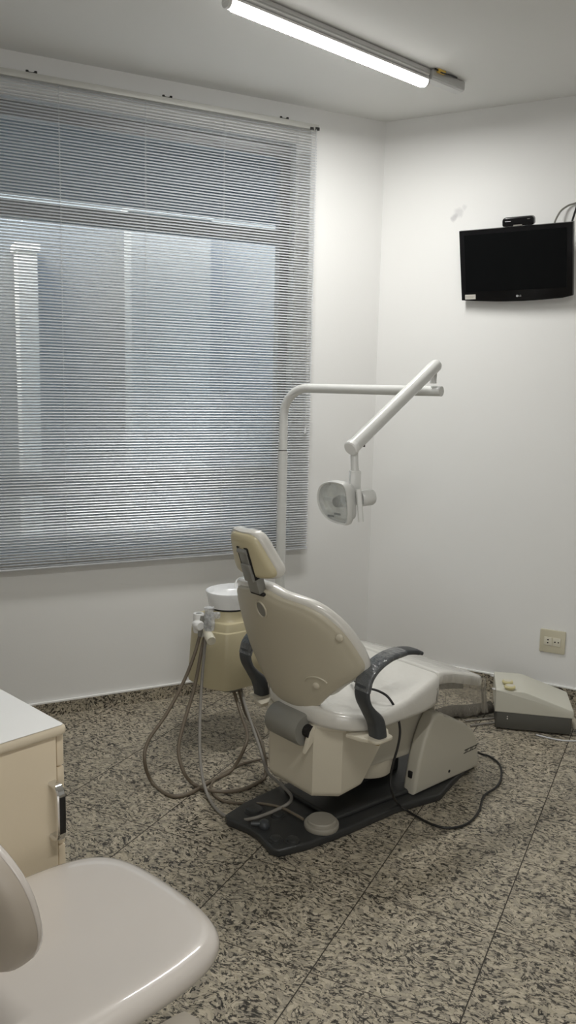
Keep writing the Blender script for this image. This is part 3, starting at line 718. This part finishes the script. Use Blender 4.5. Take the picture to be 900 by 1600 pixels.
# armrests
arm = [(.318, .400), (.312, .43), (.300, .462), (.272, .497), (.245, .535), (.236, .575), (.250, .617), (.288, .648), (.345, .667), (.41, .672), (.465, .664), (.50, .652)]
for yy, dz, dx in ((-.150, 0, 0), (.440, -.03, -.012)):
    bm = bmesh.new()
    def sc_arm(t):
        if t < .14: return (1.0, 1.9)
        if t < .36:
            q = (t-.14)/.22; q = q*q*(3-2*q); return (1.0+.12*q, 1.9-1.12*q)
        return (1.12, .78) if t < .95 else (.95, .6)
    s8 = [(.027*math.copysign(abs(math.cos(a))**.5, math.cos(a)), .0125*math.copysign(abs(math.sin(a))**.6, math.sin(a))) for a in [2*PI*(k+.5)/20 for k in range(20)]]
    lo2 = arm[:6]; up2 = arm[5:]
    tube(bm, [(x+dx, yy, z+dz) for x, z in arm], .02, sec=s8, up=(0, 1, 0), smooth=5, scale=sc_arm)
    a_ = finish('armrest', bm, M_['slate'], ch, angle=50)
    bm = bmesh.new()
    s9 = [(a*1.06, b*1.12) for a, b in s8]
    tube(bm, [(x+dx, yy, z+dz) for x, z in arm[5:10]], .02, sec=s9, up=(0, 1, 0), smooth=5, scale=(1.13, .80) if False else (lambda t: (1.13, .80)))
    wrp = finish('film_wrap', bm, M_['wrapped'], a_, angle=50); wrp['label'] = 'armrest length wrapped in shiny clear film'
    bm = bmesh.new()
    ob = rrect(.275+dx, .362+dx, yy-.036, yy+.036, .02, 5)
    prism(bm, ob, .390+dz, .402+dz, XYZ, .004)
    sgn = 1 if yy < YC else -1
    prism(bm, [(.265+dx, yy+sgn*.02), (.29+dx, yy-sgn*.02), (.35+dx, yy-sgn*.02), (.39+dx, yy+sgn*.02), (.40+dx, yy+sgn*.08), (.25+dx, yy+sgn*.08)], .386+dz, .400+dz, XYZ, .003)
    finish('armrest_bracket', bm, M_['housing'], ch)
    bm = bmesh.new(); lathe(bm, [(.009, .372), (.009, .392)], 6, (.318+dx, yy, dz)); finish('bolt', bm, M_['brass'], a_)

# ------------------------------------------------------------------ cuspidor unit beside the chair
UN = chw(.52, .885, 0)
un = root('cuspidor_unit', 'cream spittoon unit with white bowl on the far side of the dental chair', 'spittoon', UN, CA)
def unl(p): d = p-UN; return Vector((d.dot(cx_), d.dot(cy_), d.z))
def oct2(x0, x1, y0, y1, c): return [(x1-c, y0), (x0+c*.55, y0), (x0, y0+c*1.05), (x0, y1-c*.8), (x0+c*.8, y1), (x1-c, y1), (x1, y1-c), (x1, y0+c)]
base8 = oct2(-.20, .20, -.148, .148, .085)
def rounded(poly, r=.22):
    out = []
    n = len(poly)
    for i in range(n):
        a, b, c = poly[i-1], poly[i], poly[(i+1) % n]
        p0 = (b[0]+(a[0]-b[0])*r, b[1]+(a[1]-b[1])*r); p1 = (b[0]+(c[0]-b[0])*r, b[1]+(c[1]-b[1])*r)
        for k in range(5):
            t = k/4
            out.append(tuple((1-t)**2*p0[j]+2*t*(1-t)*b[j]+t*t*p1[j] for j in (0, 1)))
    return out
r8 = rounded(base8)
bm = bmesh.new(); star(bm, r8, [(0, .268), (.9, .268), (.985, .272), (1.0, .284), (.93, .505), (.918, .512), (.90, .513), (.885, .516), (.86, .545), (.85, .549), (.80, .551), (0, .551)], XYZ, (0, 0)); ub = finish('unit_body', bm, M_['cream'], un, angle=28)
bx, by = -.035, -.02
bm = bmesh.new(); lathe(bm, [(.122, .548), (.112, .562), (.108, .585), (.108, .592)], 40, (bx, by, 0), sy=.85); finish('bowl_collar', bm, M_['cream'], un)
bm = bmesh.new(); lathe(bm, [(.102, .590), (.102, .602)], 40, (bx, by, 0), sy=.85); finish('gasket', bm, M_['black'], un)
bm = bmesh.new(); lathe(bm, [(.09, .599), (.106, .600), (.116, .640), (.122, .664), (.121, .668), (.116, .667), (.110, .645), (.08, .622), (.03, .612), (.01, .611)], 48, (bx, by, 0), sy=.85, cap0=True); finish('bowl', bm, M_['bowl'], un)
bm = bmesh.new(); tube(bm, [(bx+.07, by+.02, .640), (bx+.066, by+.018, .690), (bx+.05, by+.01, .708), (bx+.025, by+.005, .700), (bx+.01, by+.0, .675)], .0045, 10, smooth=6); finish('bowl_rinse_tube', bm, M_['white'], un)
bm = bmesh.new(); tube(bm, [(bx+.13, by+.02, .55), (bx+.13, by+.02, .71), (bx+.125, by+.018, .735)], .005, 10, smooth=6); finish('cup_filler', bm, M_['white'], un)
bm = bmesh.new(); lathe(bm, [(.045, .228), (.052, .236), (.055, .275)], 32, (-.05, -.03, 0)); finish('drain_cup', bm, M_['grey'], un)
bm = bmesh.new(); box(bm, (.205, -.01, .40), (.03, .06, .07), bevel=.004); finish('mounting_clamp', bm, M_['grey'], un)
# holder for the suction handpieces
bm = bmesh.new(); h0 = unl(at(313, 985, 3.36)); box(bm, unl(at(321, 984, 3.37)), (.07, .05, .05), rotz(.7), bevel=.006); finish('handpiece_holder', bm, M_['white'], un)
bm = bmesh.new(); c0 = unl(at(310.5, 958, 3.30)); lathe(bm, [(.020, -.080), (.0225, -.07), (.0225, -.004), (.021, 0), (.013, 0), (.013, -.02)], 28, c0); hcup = finish('holder_cup', bm, M_['white'], un)
bm = bmesh.new(); lathe(bm, [(.0128, -.012), (.0128, -.008)], 20, c0); finish('cup_hole', bm, M_['dark'], hcup)

# handpieces with their hoses
def hose(obj, pts, mat, r, zmin=None):
    P = []
    for px, py, k in pts:
        p = at(px, py, k) if k > 1 else on(px, py, k)
        if p.z < r+.0005: p = on(px, py, r+.0005)
        P.append(p-obj.location)
    bm = bmesh.new(); tube(bm, P, r, 10, smooth=8)
    for v in bm.verts:
        if v.co.z+obj.location.z < .0004: v.co.z = .0004-obj.location.z
    return finish('hose', bm, mat, obj, angle=60)
def hroot(label, p): return root('suction_handpiece', label, 'handpiece', p)
p = at(314, 972, 3.29)
h1 = hroot('dark suction handpiece beside the white cup, its hose looping widest to the left', p)
bm = bmesh.new(); tube(bm, [at(316, 962, 3.285)-p, at(315, 975, 3.285)-p, at(312, 994, 3.28)-p], .0115, 14, scale=lambda t: .75+.35*math.sin(PI*t)); finish('grip', bm, M_['grey'], h1)
bm = bmesh.new(); lathe(bm, [(.018, -.02), (.021, -.012), (.021, .012), (.016, .02)], 20, at(309.5, 977, 3.275)-p, axis_mtx((.6, -.8, 0))); finish('valve_cap', bm, M_['white'], h1)
hose(h1, [(312, 994, 3.28), (303, 1025, 3.24), (287, 1065, 3.19), (261, 1114, 3.12), (232, 1157, 3.04), (226, 1189, 2.99), (238, 1223, .007), (266, 1243, .007), (295, 1240, .007), (327, 1222, .007), (362, 1203, .014), (383, 1166, 3.13), (386, 1145, 3.2), (378, 1120, 3.28), (366, 1082, 3.38)], M_['hose'], .0072)
p = at(326, 975, 3.25)
h2 = hroot('film-wrapped grey handpiece standing upright in the holder, middle one of the three', p)
bm = bmesh.new(); box(bm, at(325, 976, 3.25)-p, (.022, .022, .085), rotz(.5), bevel=.005); finish('grip', bm, M_['bracket'], h2)
bm = bmesh.new(); lathe(bm, [(.016, -.05), (.019, -.04), (.019, .0), (.014, .03), (.018, .045), (.010, .05)], 14, at(327, 966, 3.245)-p, sx=1.2); wr = finish('plastic_bag', bm, M_['bag'], h2); wr['label'] = 'crumpled clear bag over the handpiece'
bm = bmesh.new(); prism(bm, rrect(-.004, .034, -.016, .012, .008, 3), -.002, .002, lambda a, b, h: at(331, 961, 3.245)-p+Vector((a, h+a*.2, b)), .001); finish('bag_flap', bm, M_['bag'], h2)
hose(h2, [(321, 994, 3.26), (316, 1010, 3.25), (304, 1073, 3.19), (287, 1131, 3.10), (279, 1171, 3.04), (287, 1206, 3.0), (304, 1226, .007), (333, 1236, .016), (373, 1235, .007), (402, 1223, .007), (415, 1210, .02), (412, 1174, 3.12), (400, 1140, 3.2), (384, 1114, 3.3), (374, 1080, 3.40)], M_['hose'], .0072)
p = at(330, 1000, 3.22)
h3 = hroot('short white cylindrical suction tip pointing at the viewpoint, with the palest grey hose', p)
q0, q1 = at(322, 985, 3.27)-p, at(330.5, 1002, 3.19)-p
bm = bmesh.new(); tube(bm, [q0, q0.lerp(q1, .4), q1.lerp(q0, .06), q1], .019, 24, scale=lambda t: .72 if t < .2 else (1.0 if t < .97 else .93)); finish('grip', bm, M_['outlet2'], h3)
hose(h3, [(322, 996, 3.23), (319, 1020, 3.22), (314, 1085, 3.16), (312, 1145, 3.08), (314, 1200, 2.99), (324, 1241, .018), (344, 1270, .008), (373, 1281, .012), (395, 1279, .045), (414, 1273, .045), (437, 1263, .045), (452, 1254, .055), (455, 1244, .055), (444, 1231, .055), (430, 1218, 2.98), (417, 1204, 3.02), (403, 1160, 3.12), (384, 1105, 3.3), (377, 1078, 3.40)], M_['hose2'], .0062)
# cable of the foot pedal
P = [(419, 1184, .012), (395, 1189, .008), (373, 1196, .006), (350, 1208, .006), (331, 1224, .006), (333, 1240, .006), (350, 1252, .006), (378, 1255, .006), (397, 1255, .02), (412, 1256, .04), (440, 1262, .045), (462, 1273, .05), (474, 1280, .05)]
bm = bmesh.new(); tube(bm, [on(*q) for q in P], .0050, 8, smooth=6)
tag(finish('pedal_cable', bm, M_['hose'], None), 'thin taupe cable running from the round foot pedal across the floor under the hoses', 'cable')

# ------------------------------------------------------------------ operating lamp on its pole
LP = chw(.760, .877, 0)
lp = root('operating_lamp', 'white dental lamp on a bent pole and long jointed arm above the chair', 'dental lamp', LP, 0)
zt_ = at(560, 609.5, 3.35).z
endp = at(690, 611.5, 3.2)
d = Vector((endp.x-LP.x, endp.y-LP.y, 0)); dl_ = d.length; d.normalize()
zA = endp.z
bend = [Vector((0, 0, .20)), Vector((0, 0, zA-.30)), Vector((0, 0, zA-.16))]
R_ = .125
arc = [Vector((0, 0, zA-R_))+d*(R_-R_*math.cos(a))+Vector((0, 0, R_*math.sin(a))) for a in [PI/2*k/12 for k in range(13)]]
zj = (at(437, 703, LP.y)).z
bm = bmesh.new(); lathe(bm, [(.06, 0), (.06, .006), (.03, .012)], 28); tube(bm, [Vector((0, 0, .008)), Vector((0, 0, zj-.003))], .0215, 24); finish('pole', bm, M_['lamp'], lp)
bm = bmesh.new(); tube(bm, [Vector((0, 0, zj-.004)), Vector((0, 0, zj+.001))], .0185, 24); finish('joint_gap', bm, M_['dark'], lp)
bm = bmesh.new(); tube(bm, [Vector((0, 0, zj+.001)), Vector((0, 0, zA-R_-.02))]+arc+[d*(dl_)+Vector((0, 0, zA))], .0195, 24); finish('pole_arm', bm, M_['lamp'], lp)
jb = at(677, 596, 3.21)-LP
bm = bmesh.new(); tube(bm, [jb-Vector((0, 0, .008)), jb+Vector((0, 0, .075))], .013, 18); finish('swivel_pin', bm, M_['lamp'], lp)
S0, S1 = at(681, 571, 3.18)-LP, at(549, 700, 2.80)-LP
sd = (S1-S0).normalized()
bm = bmesh.new(); tube(bm, [S0-sd*.008, S0, S0.lerp(S1, .03), S0.lerp(S1, .95), S1.lerp(S0, .015), S1], .0255, 28, scale=lambda t: .80 if t < .1 else (.90+.1*t if t < .9 else 1.0)); sa = finish('spring_arm', bm, M_['lamp'], lp)
bm = bmesh.new(); tube(bm, [S1-sd*.012, S1+sd*.004, S1+sd*.008], .0262, 28, scale=lambda t: 1.0 if t < .9 else .86); finish('end_cap', bm, M_['white'], sa)
bm = bmesh.new(); tube(bm, [S0.lerp(S1, .90)+V(.012, 0, -.027), S0.lerp(S1, .90)+V(.012, 0, -.014)], .004, 8); finish('screw', bm, M_['dark'], sa)
k0 = at(553, 710, 2.82)-LP; k1 = at(554.5, 736, 2.82)-LP
bm = bmesh.new(); tube(bm, [k0+V(0, 0, .02), k0.lerp(k1, .8), k1], .0135, 20, scale=lambda t: 1 if t < .7 else 1.15); finish('drop_stem', bm, M_['lamp'], lp)
kb0, kb1 = at(554.5, 735, 2.82)-LP, at(554.5, 768, 2.82)-LP
bm = bmesh.new(); kc = (kb0+kb1)/2; box(bm, kc, (.037, .034, kb0.z-kb1.z), rotz(.1), bevel=.004); finish('stem_box', bm, M_['lamp'], lp)
# lamp head: local frame with f = the way the light points, a = sideways, up
hd_c = at(524, 784, 2.80)-LP
fz = Vector((-.74, -.66, -.12)).normalized(); fa = Vector((0, 0, 1)).cross(fz).normalized(); fu = fz.cross(fa)   # fa to the viewer's right
HM = lambda a, u, n: hd_c+fa*a+fu*u+fz*n
oval = [(p.x, p.y) for p in cr([(.060, .058, 0), (.030, .070, 0), (-.020, .068, 0), (-.060, .050, 0), (-.078, .012, 0), (-.072, -.025, 0), (-.050, -.052, 0), (-.015, -.068, 0), (.030, -.072, 0), (.062, -.064, 0), (.068, 0, 0)], 4, True)]
bm = bmesh.new(); star(bm, oval, [(1.0, .012), (1.04, .004), (1.03, -.012), (.96, -.016), (.93, -.006), (.93, .010), (1.0, .012)], HM, (0, 0))
bmesh.ops.delete(bm, geom=[f for f in bm.faces if len(f.verts) > 4], context='FACES'); bmesh.ops.remove_doubles(bm, verts=bm.verts[:], dist=1e-5)
rg = finish('lamp_frame', bm, M_['lamp'], lp, angle=50)
bm = bmesh.new(); star(bm, oval, [(.93, -.012), (.80, -.030), (.55, -.046), (.25, -.052), (0, -.053)], HM, (0, 0))
rf = finish('reflector_dish', bm, M_['reflector'], lp, angle=60); rf.modifiers.new('thickness', 'SOLIDIFY').thickness = .002
bm = bmesh.new(); star(bm, oval, [(0, .016), (.6, .014), (.95, .008)], HM, (0, 0))
bmesh.ops.delete(bm, geom=[f for f in bm.faces if len(f.verts) > 4], context='FACES')
sh_ = finish('clear_shield', bm, M_['glassy'], lp, angle=60); sh_.modifiers.new('thickness', 'SOLIDIFY').thickness = .0012
bm = bmesh.new(); tube(bm, [HM(.008, 0, -.048), HM(.008, 0, -.01), HM(.008, 0, .006)], .021, 20, scale=lambda t: 1 if t < .9 else .8); finish('bulb_cap', bm, M_['grey'], lp)
bm = bmesh.new(); box(bm, HM(-.036, .002, -.012), (.055, .016, .010), Matrix((fa, fu, fz)).transposed(), bevel=.003); box(bm, HM(.02, .045, -.03), (.05, .03, .02), Matrix((fa, fu, fz)).transposed(), bevel=.004); finish('bulb_bridge', bm, M_['lamp'], lp)
bm = bmesh.new(); box(bm, HM(-.022, -.052, .004), (.030, .007, .002), Matrix((fa, fu, fz)).transposed()); finish('warning_label', bm, M_['dark'], lp, smooth=False)
bm = bmesh.new(); star(bm, oval, [(.90, -.020), (.86, -.040), (.60, -.058), (.3, -.052), (0, -.067)], HM, (0, 0)); bh = finish('back_shell', bm, M_['lamp'], lp, angle=50); bh.modifiers.new('thickness', 'SOLIDIFY').thickness = .002
# yoke, grips and knob
y0 = at(545, 782, 2.80)-LP; y1 = at(558, 786, 2.83)-LP
bm = bmesh.new(); tube(bm, [at(541, 787, 2.79)-LP, at(549, 789, 2.785)-LP, at(557, 783, 2.80)-LP, at(555, 771, 2.82)-LP], .008, 12, smooth=6); finish('yoke', bm, M_['lamp'], lp)
for a, b_ in (((545, 789), (545.5, 816)), ((560, 764), (564, 815))):
    bm = bmesh.new(); pa, pb = at(a[0], a[1], 2.775)-LP, at(b_[0], b_[1], 2.775)-LP
    tube(bm, [pa, pb], .008, sec=[(s*.0095, c*.0075) for s, c in ((1, .6), (.6, 1), (-.6, 1), (-1, .6), (-1, -.6), (-.6, -1), (.6, -1), (1, -.6))]); finish('grip_handle', bm, M_['lamp'], lp)
bm = bmesh.new(); a0_, a1_ = at(563, 779, 2.81)-LP, at(583, 776, 2.83)-LP
tube(bm, [a0_, a0_.lerp(a1_, .1), a0_.lerp(a1_, .85), a1_], .028, 28, scale=lambda t: .9 if t < .02 else (1 if t < .95 else .86)); kn = finish('tension_knob', bm, M_['lamp'], lp)
bm = bmesh.new(); tube(bm, [a1_, a1_+(a1_-a0_).normalized()*.006], .004, 10); finish('knob_pin', bm, M_['bracket'], kn)

# ------------------------------------------------------------------ utility box at the foot of the chair
BO = Vector((.9657, 3.6184, 0)); ba = math.atan2(-.0671, .3295)
bo = root('utility_box', 'low beige and dark service box with two round knobs, on the floor', 'floor box', BO, ba)
bm = bmesh.new(); prism(bm, rrect(.004, .336, 0, .25, .008, 3), .008, .085, XYZ, .003); finish('box_base', bm, M_['boxbase'], bo)
bm = bmesh.new(); prism(bm, rrect(.02, .32, .02, .235, .008, 3), 0, .009, XYZ); finish('box_plinth', bm, M_['dark'], bo)
bm = bmesh.new(); prism(bm, [(-.002, .085), (.342, .085), (.342, .112), (.338, .119), (.136, .186), (.122, .189), (.0, .189), (-.002, .187)], -.004, .254, lambda a, b, h: Vector((a, h, b)), .005, 3); bt = finish('box_cover', bm, M_['boxtop'], bo, angle=30)
for px, py in ((793, 1067), (796.5, 1075)):
    r_ = ray(px, py); w_ = on(px, py, .195); l_ = Matrix.Rotation(-ba, 3, 'Z') @ (w_-BO)
    bm = bmesh.new(); lathe(bm, [(.016, .187), (.016, .195), (.025, .196), (.0255, .203), (.022, .207), (.008, .208)], 30, (l_.x, l_.y, 0)); kb = finish('knob', bm, M_['knob'], bo); kb['label'] = 'round yellowish valve knob'
    bm = bmesh.new(); lathe(bm, [(.018, .2065), (.018, .2085)], 24, (l_.x, l_.y, 0)); finish('knob_face', bm, M_['outlet2'], kb)
for y in (.02, .20):
    bm = bmesh.new(); box(bm, (-.008, y+.01, .180), (.024, .018, .006), bevel=.001); finish('latch_tab', bm, M_['chrome'], bt)
bm = bmesh.new(); lathe(bm, [(.003, 0), (.003, .002)], 10, (.055, .0005, .066), axis_mtx((0, -1, 0))); lathe(bm, [(.003, 0), (.003, .002)], 10, (.055, .0005, .056), axis_mtx((0, -1, 0))); finish('screw', bm, M_['chrome'], bo)
bm = bmesh.new(); tube(bm, [(.336, .07, .055), (.356, .065, .045), (.366, .062, .02)], .016, 14, smooth=4); finish('drain_elbow', bm, M_['housing'], bo)

P = cr([(.700, 3.40, .03), (.675, 3.53, .03), (.695, 3.66, .03), (.78, 3.735, .03), (.90, 3.765, .03), (.99, 3.782, .04)], 60)
bm = bmesh.new(); n_ = len(P)
tube(bm, P, .027, 16, scale=lambda t: 1.0+.06*(1 if int(round(t*(n_-1))) % 4 < 2 else -1))
tag(finish('corrugated_conduit', bm, M_['corr'], None, angle=25), 'dark ribbed conduit on the floor between the chair base and the service box', 'conduit')
for k, (pts, lab) in enumerate((
   ([(727, 1126.5), (750, 1124), (775, 1121.5)], 'upper of two thin pale cables lying in front of the ribbed conduit'),
   ([(735, 1134), (755, 1131), (776, 1129)], 'lower of two thin pale cables lying in front of the ribbed conduit'))):
    bm = bmesh.new(); tube(bm, [on(x, y, .006) for x, y in pts], .0045, 8, smooth=5)
    tag(finish('floor_cable', bm, M_['hose2'], None), lab, 'cable')
bm = bmesh.new(); tube(bm, [on(838, 1148, .004), on(858, 1153, .004), on(880, 1157, .004), on(905, 1157.5, .004), on(935, 1155, .004)], .0035, 8, smooth=6)
tag(finish('floor_cable', bm, M_['cord'], None), 'thin white cable leaving the front right of the service box across the granite', 'cable')

# black cord from behind the backrest to the motor cover
P = [at(548, 1061, 2.93), at(560, 1067, 2.84), at(575, 1075, 2.79), at(592, 1080, 2.755), at(607, 1090, 2.74), at(619, 1111, 2.735), at(625, 1140, 2.73), at(622, 1165, 2.725), at(615, 1190, 2.72), at(610, 1215, 2.72), at(613, 1240, 2.72), on(624, 1258, .030), on(650, 1275, .009), on(675, 1288, .007), on(702, 1294, .007), on(730, 1287, .007), on(748, 1268, .007), on(756, 1244, .007), on(775, 1230, .007), on(783, 1215, .007), on(781, 1195, .007), on(765, 1182, .007), on(752, 1178, .012), on(742, 1174.5, .04)]
bm = bmesh.new(); tube(bm, [chl(p) for p in P], .0044, 10, smooth=6)
pc_ = finish('power_cord', bm, M_['black'], ch, angle=60); pc_['label'] = 'black cord drooping past the armrest and looping on the floor'

# ------------------------------------------------------------------ cabinet on the left
KB = Vector((-.49847547, 1.82368149, 0)); ka = math.atan2(-.72176, -.69214)
kb = root('cabinet', 'beige drawer cabinet with white top and a chrome pull, at the left edge', 'cabinet', KB, ka)
# local x away along the panel that faces the viewer, -y into the cabinet, y outwards from that panel
bm = bmesh.new(); ol_ = rrect(0, .62, -.62, 0, (.004, .012, .012, .004), 5)
prism(bm, ol_, .722, .7493, XYZ, .0115, 4); wt = finish('worktop', bm, M_['edgeband'], kb, angle=50)
bm = bmesh.new(); prism(bm, rrect(.0075, .615, -.615, -.003, (.004, .008, .008, .004), 4), .7480, .7500, XYZ, .0008); finish('top_laminate', bm, M_['top'], wt)
bm = bmesh.new(); box(bm, (.31, -.312, .385), (.58, .58, .676), bevel=.002); finish('carcass', bm, M_['laminate'], kb)
bm = bmesh.new(); box(bm, (.316, -.02, .385), (.584, .018, .676), bevel=.0015); sp = finish('side_panel', bm, M_['laminate'], kb)
bm = bmesh.new(); hx = .036
tube(bm, [(hx, -.012, .612), (hx, .006, .612), (hx, .020, .606), (hx, .025, .592), (hx, .026, .56), (hx, .026, .535), (hx, .025, .503), (hx, .020, .489), (hx, .006, .483), (hx, -.012, .483)], .007, sec=[(s*.0105, c*.0055) for s, c in ((1, .5), (.7, 1), (-.7, 1), (-1, .5), (-1, -.5), (-.7, -1), (.7, -1), (1, -.5))], up=(1, 0, 0), smooth=4)
hn = finish('pull_handle', bm, M_['chrome'], sp); hn['label'] = 'chrome bow handle'
bm = bmesh.new(); box(bm, (hx, .0318, .5475), (.015, .0016, .088), bevel=.0005); finish('handle_inlay', bm, M_['black'], hn)
zz = [.719, .641, .576, .445, .25, .06]
for z1, z0 in zip(zz, zz[1:]):
    bm = bmesh.new(); box(bm, (.0085, -.312, (z0+z1)/2), (.018, .585, z1-z0-.004), bevel=.002); finish('drawer', bm, M_['laminate'], kb)
bm = bmesh.new(); box(bm, (.32, -.32, .028), (.53, .53, .056)); finish('plinth', bm, M_['dark'], kb)

# ------------------------------------------------------------------ stool in the foreground
SC = Vector((-.405, 1.42, 0)); sa_ = math.radians(46)
so_ = root('stool', 'beige wheeled stool with film-covered square seat and round back, nearest the viewpoint', 'stool', SC, sa_)
sq = densify([(p.x, p.y) for p in cr([(.222, .12, 0), (.19, .19, 0), (.12, .222, 0), (0, .23, 0), (-.12, .222, 0), (-.19, .19, 0), (-.222, .12, 0), (-.23, 0, 0), (-.222, -.12, 0), (-.19, -.19, 0), (-.12, -.222, 0), (0, -.23, 0), (.12, -.222, 0), (.19, -.19, 0), (.222, -.12, 0), (.23, 0, 0)], 5, True)], .02)
def smap(x, y, h):
    r = max(abs(x), abs(y))/.23
    return Vector((x+.005, (y if y > 0 else y*.89)+.010, .428+.055*h))
bm = bmesh.new(); star(bm, [(x*1.19, y*1.13) for x, y in sq], [(0, 0), (.8, 0), (.92, .05), (.985, .22), (1.0, .45), (.993, .66), (.965, .85), (.92, .95), (.86, .99), (.78, .985), (.6, .93), (.4, .89), (.2, .87), (0, .865)], smap, (0, 0))
ss = finish('seat', bm, M_['stool'], so_, angle=70); ss['label'] = 'square beige seat under glossy clear film'
# back: a round pad on the left rear, leaning
BKC = Vector((-.205, .0, .712)); bd = Vector((.97, .0, .22)).normalized(); bsd = Vector((0, 1, 0)); bup = bd.cross(bsd)
BM2 = lambda a, b, h: BKC+bsd*a+bup*b+bd*h+bd*(a*a*.8)
ov = [(.20*math.copysign(abs(math.cos(t))**.85, math.cos(t)), .152*math.copysign(abs(math.sin(t))**.85, math.sin(t))) for t in [2*PI*k/48 for k in range(48)]]
bm = bmesh.new(); star(bm, ov, [(0, -.03), (.5, -.029), (.85, -.024), (.95, -.018), (.99, -.008), (1, .004), (1, .010), (.9, .012), (0, .012)], BM2, (0, 0)); sb_ = finish('back_shell', bm, M_['stoolback'], so_, angle=50)
bm = bmesh.new(); star(bm, ov, [(0, .008), (.9, .008), (.98, .010), (1.0, .015), (.985, .022), (.93, .028), (.7, .031), (0, .031)], BM2, (0, 0)); finish('back_pad', bm, M_['stool'], so_, angle=60)
bm = bmesh.new(); tube(bm, [(-.10, .0, .418), (-.25, .0, .418), (-.295, .0, .45), (-.275, .0, .60), (-.262, .01, .66)], .014, sec=[(s*.022, c*.007) for s, c in ((1, 1), (-1, 1), (-1, -1), (1, -1))], up=(0, 1, 0), smooth=5); finish('back_bracket', bm, M_['darkmetal'], so_)
bm = bmesh.new(); lathe(bm, [(.045, .12), (.045, .16), (.028, .165), (.028, .30), (.018, .305), (.018, .415), (.09, .418), (.09, .430)], 28); finish('gas_column', bm, M_['bracket'], so_)
for k in range(5):
    a = math.radians(56-46)+2*PI*k/5; d_ = Vector((math.cos(a), math.sin(a), 0))
    bm = bmesh.new(); s6 = [(.030, -.014), (.030, .004), (.018, .014), (-.018, .014), (-.030, .004), (-.030, -.014)]
    tube(bm, [d_*.02+V(0, 0, .138), d_*.12+V(0, 0, .128), d_*.24+V(0, 0, .108), d_*.35+V(0, 0, .082), d_*.365+V(0, 0, .070)], .02, sec=[(b, a_) for a_, b in s6], up=(0, 0, 1), smooth=4, scale=lambda t: 1.0 if t < .9 else .85)
    lg_ = finish('leg', bm, M_['stoolleg'], so_, angle=40)
    bm = bmesh.new(); sd_ = Vector((-d_.y, d_.x, 0))
    for s in (-1, 1): lathe(bm, [(.019, -.007), (.024, -.005), (.024, .005), (.019, .007)], 20, d_*.335+sd_*(s*.014)+V(0, 0, .0245), axis_mtx(sd_))
    tube(bm, [d_*.335-sd_*.02+V(0, 0, .0245), d_*.335+sd_*.02+V(0, 0, .0245)], .006, 10); tube(bm, [d_*.335+V(0, 0, .0245), d_*.34+V(0, 0, .075)], .007, 10)
    finish('caster', bm, M_['black'], lg_)

# ------------------------------------------------------------------ daylight
wd_ = bpy.data.worlds.new('world'); sc.world = wd_; wd_.use_nodes = True; nt = wd_.node_tree
bg = nt.nodes['Background']; sky = nt.nodes.new('ShaderNodeTexSky'); sky.sky_type = 'NISHITA'; sky.sun_disc = False
sky.sun_elevation = math.radians(38); sky.sun_rotation = math.radians(200); sky.air_density = 1.2; sky.dust_density = 2.5
nt.links.new(sky.outputs[0], bg.inputs[0]); bg.inputs[1].default_value = .8

# added soft fill light behind the viewpoint, standing in for an unseen doorway
al = bpy.data.lights.new('added_fill_light', 'AREA'); al.shape = 'RECTANGLE'; al.size = 2.6; al.size_y = 2.0; al.energy = 20; al.color = (1.0, .98, .95)
ao = bpy.data.objects.new('added_fill_light', al); C.objects.link(ao); ao.location = (.2, -2.5, 1.25); ao.rotation_euler = (math.radians(90), 0, 0)

sc.view_settings.view_transform = 'Standard'; sc.view_settings.look = 'None'
sc.view_settings.exposure = 0.55; sc.view_settings.gamma = 1.0; sc.view_settings.use_curve_mapping = False
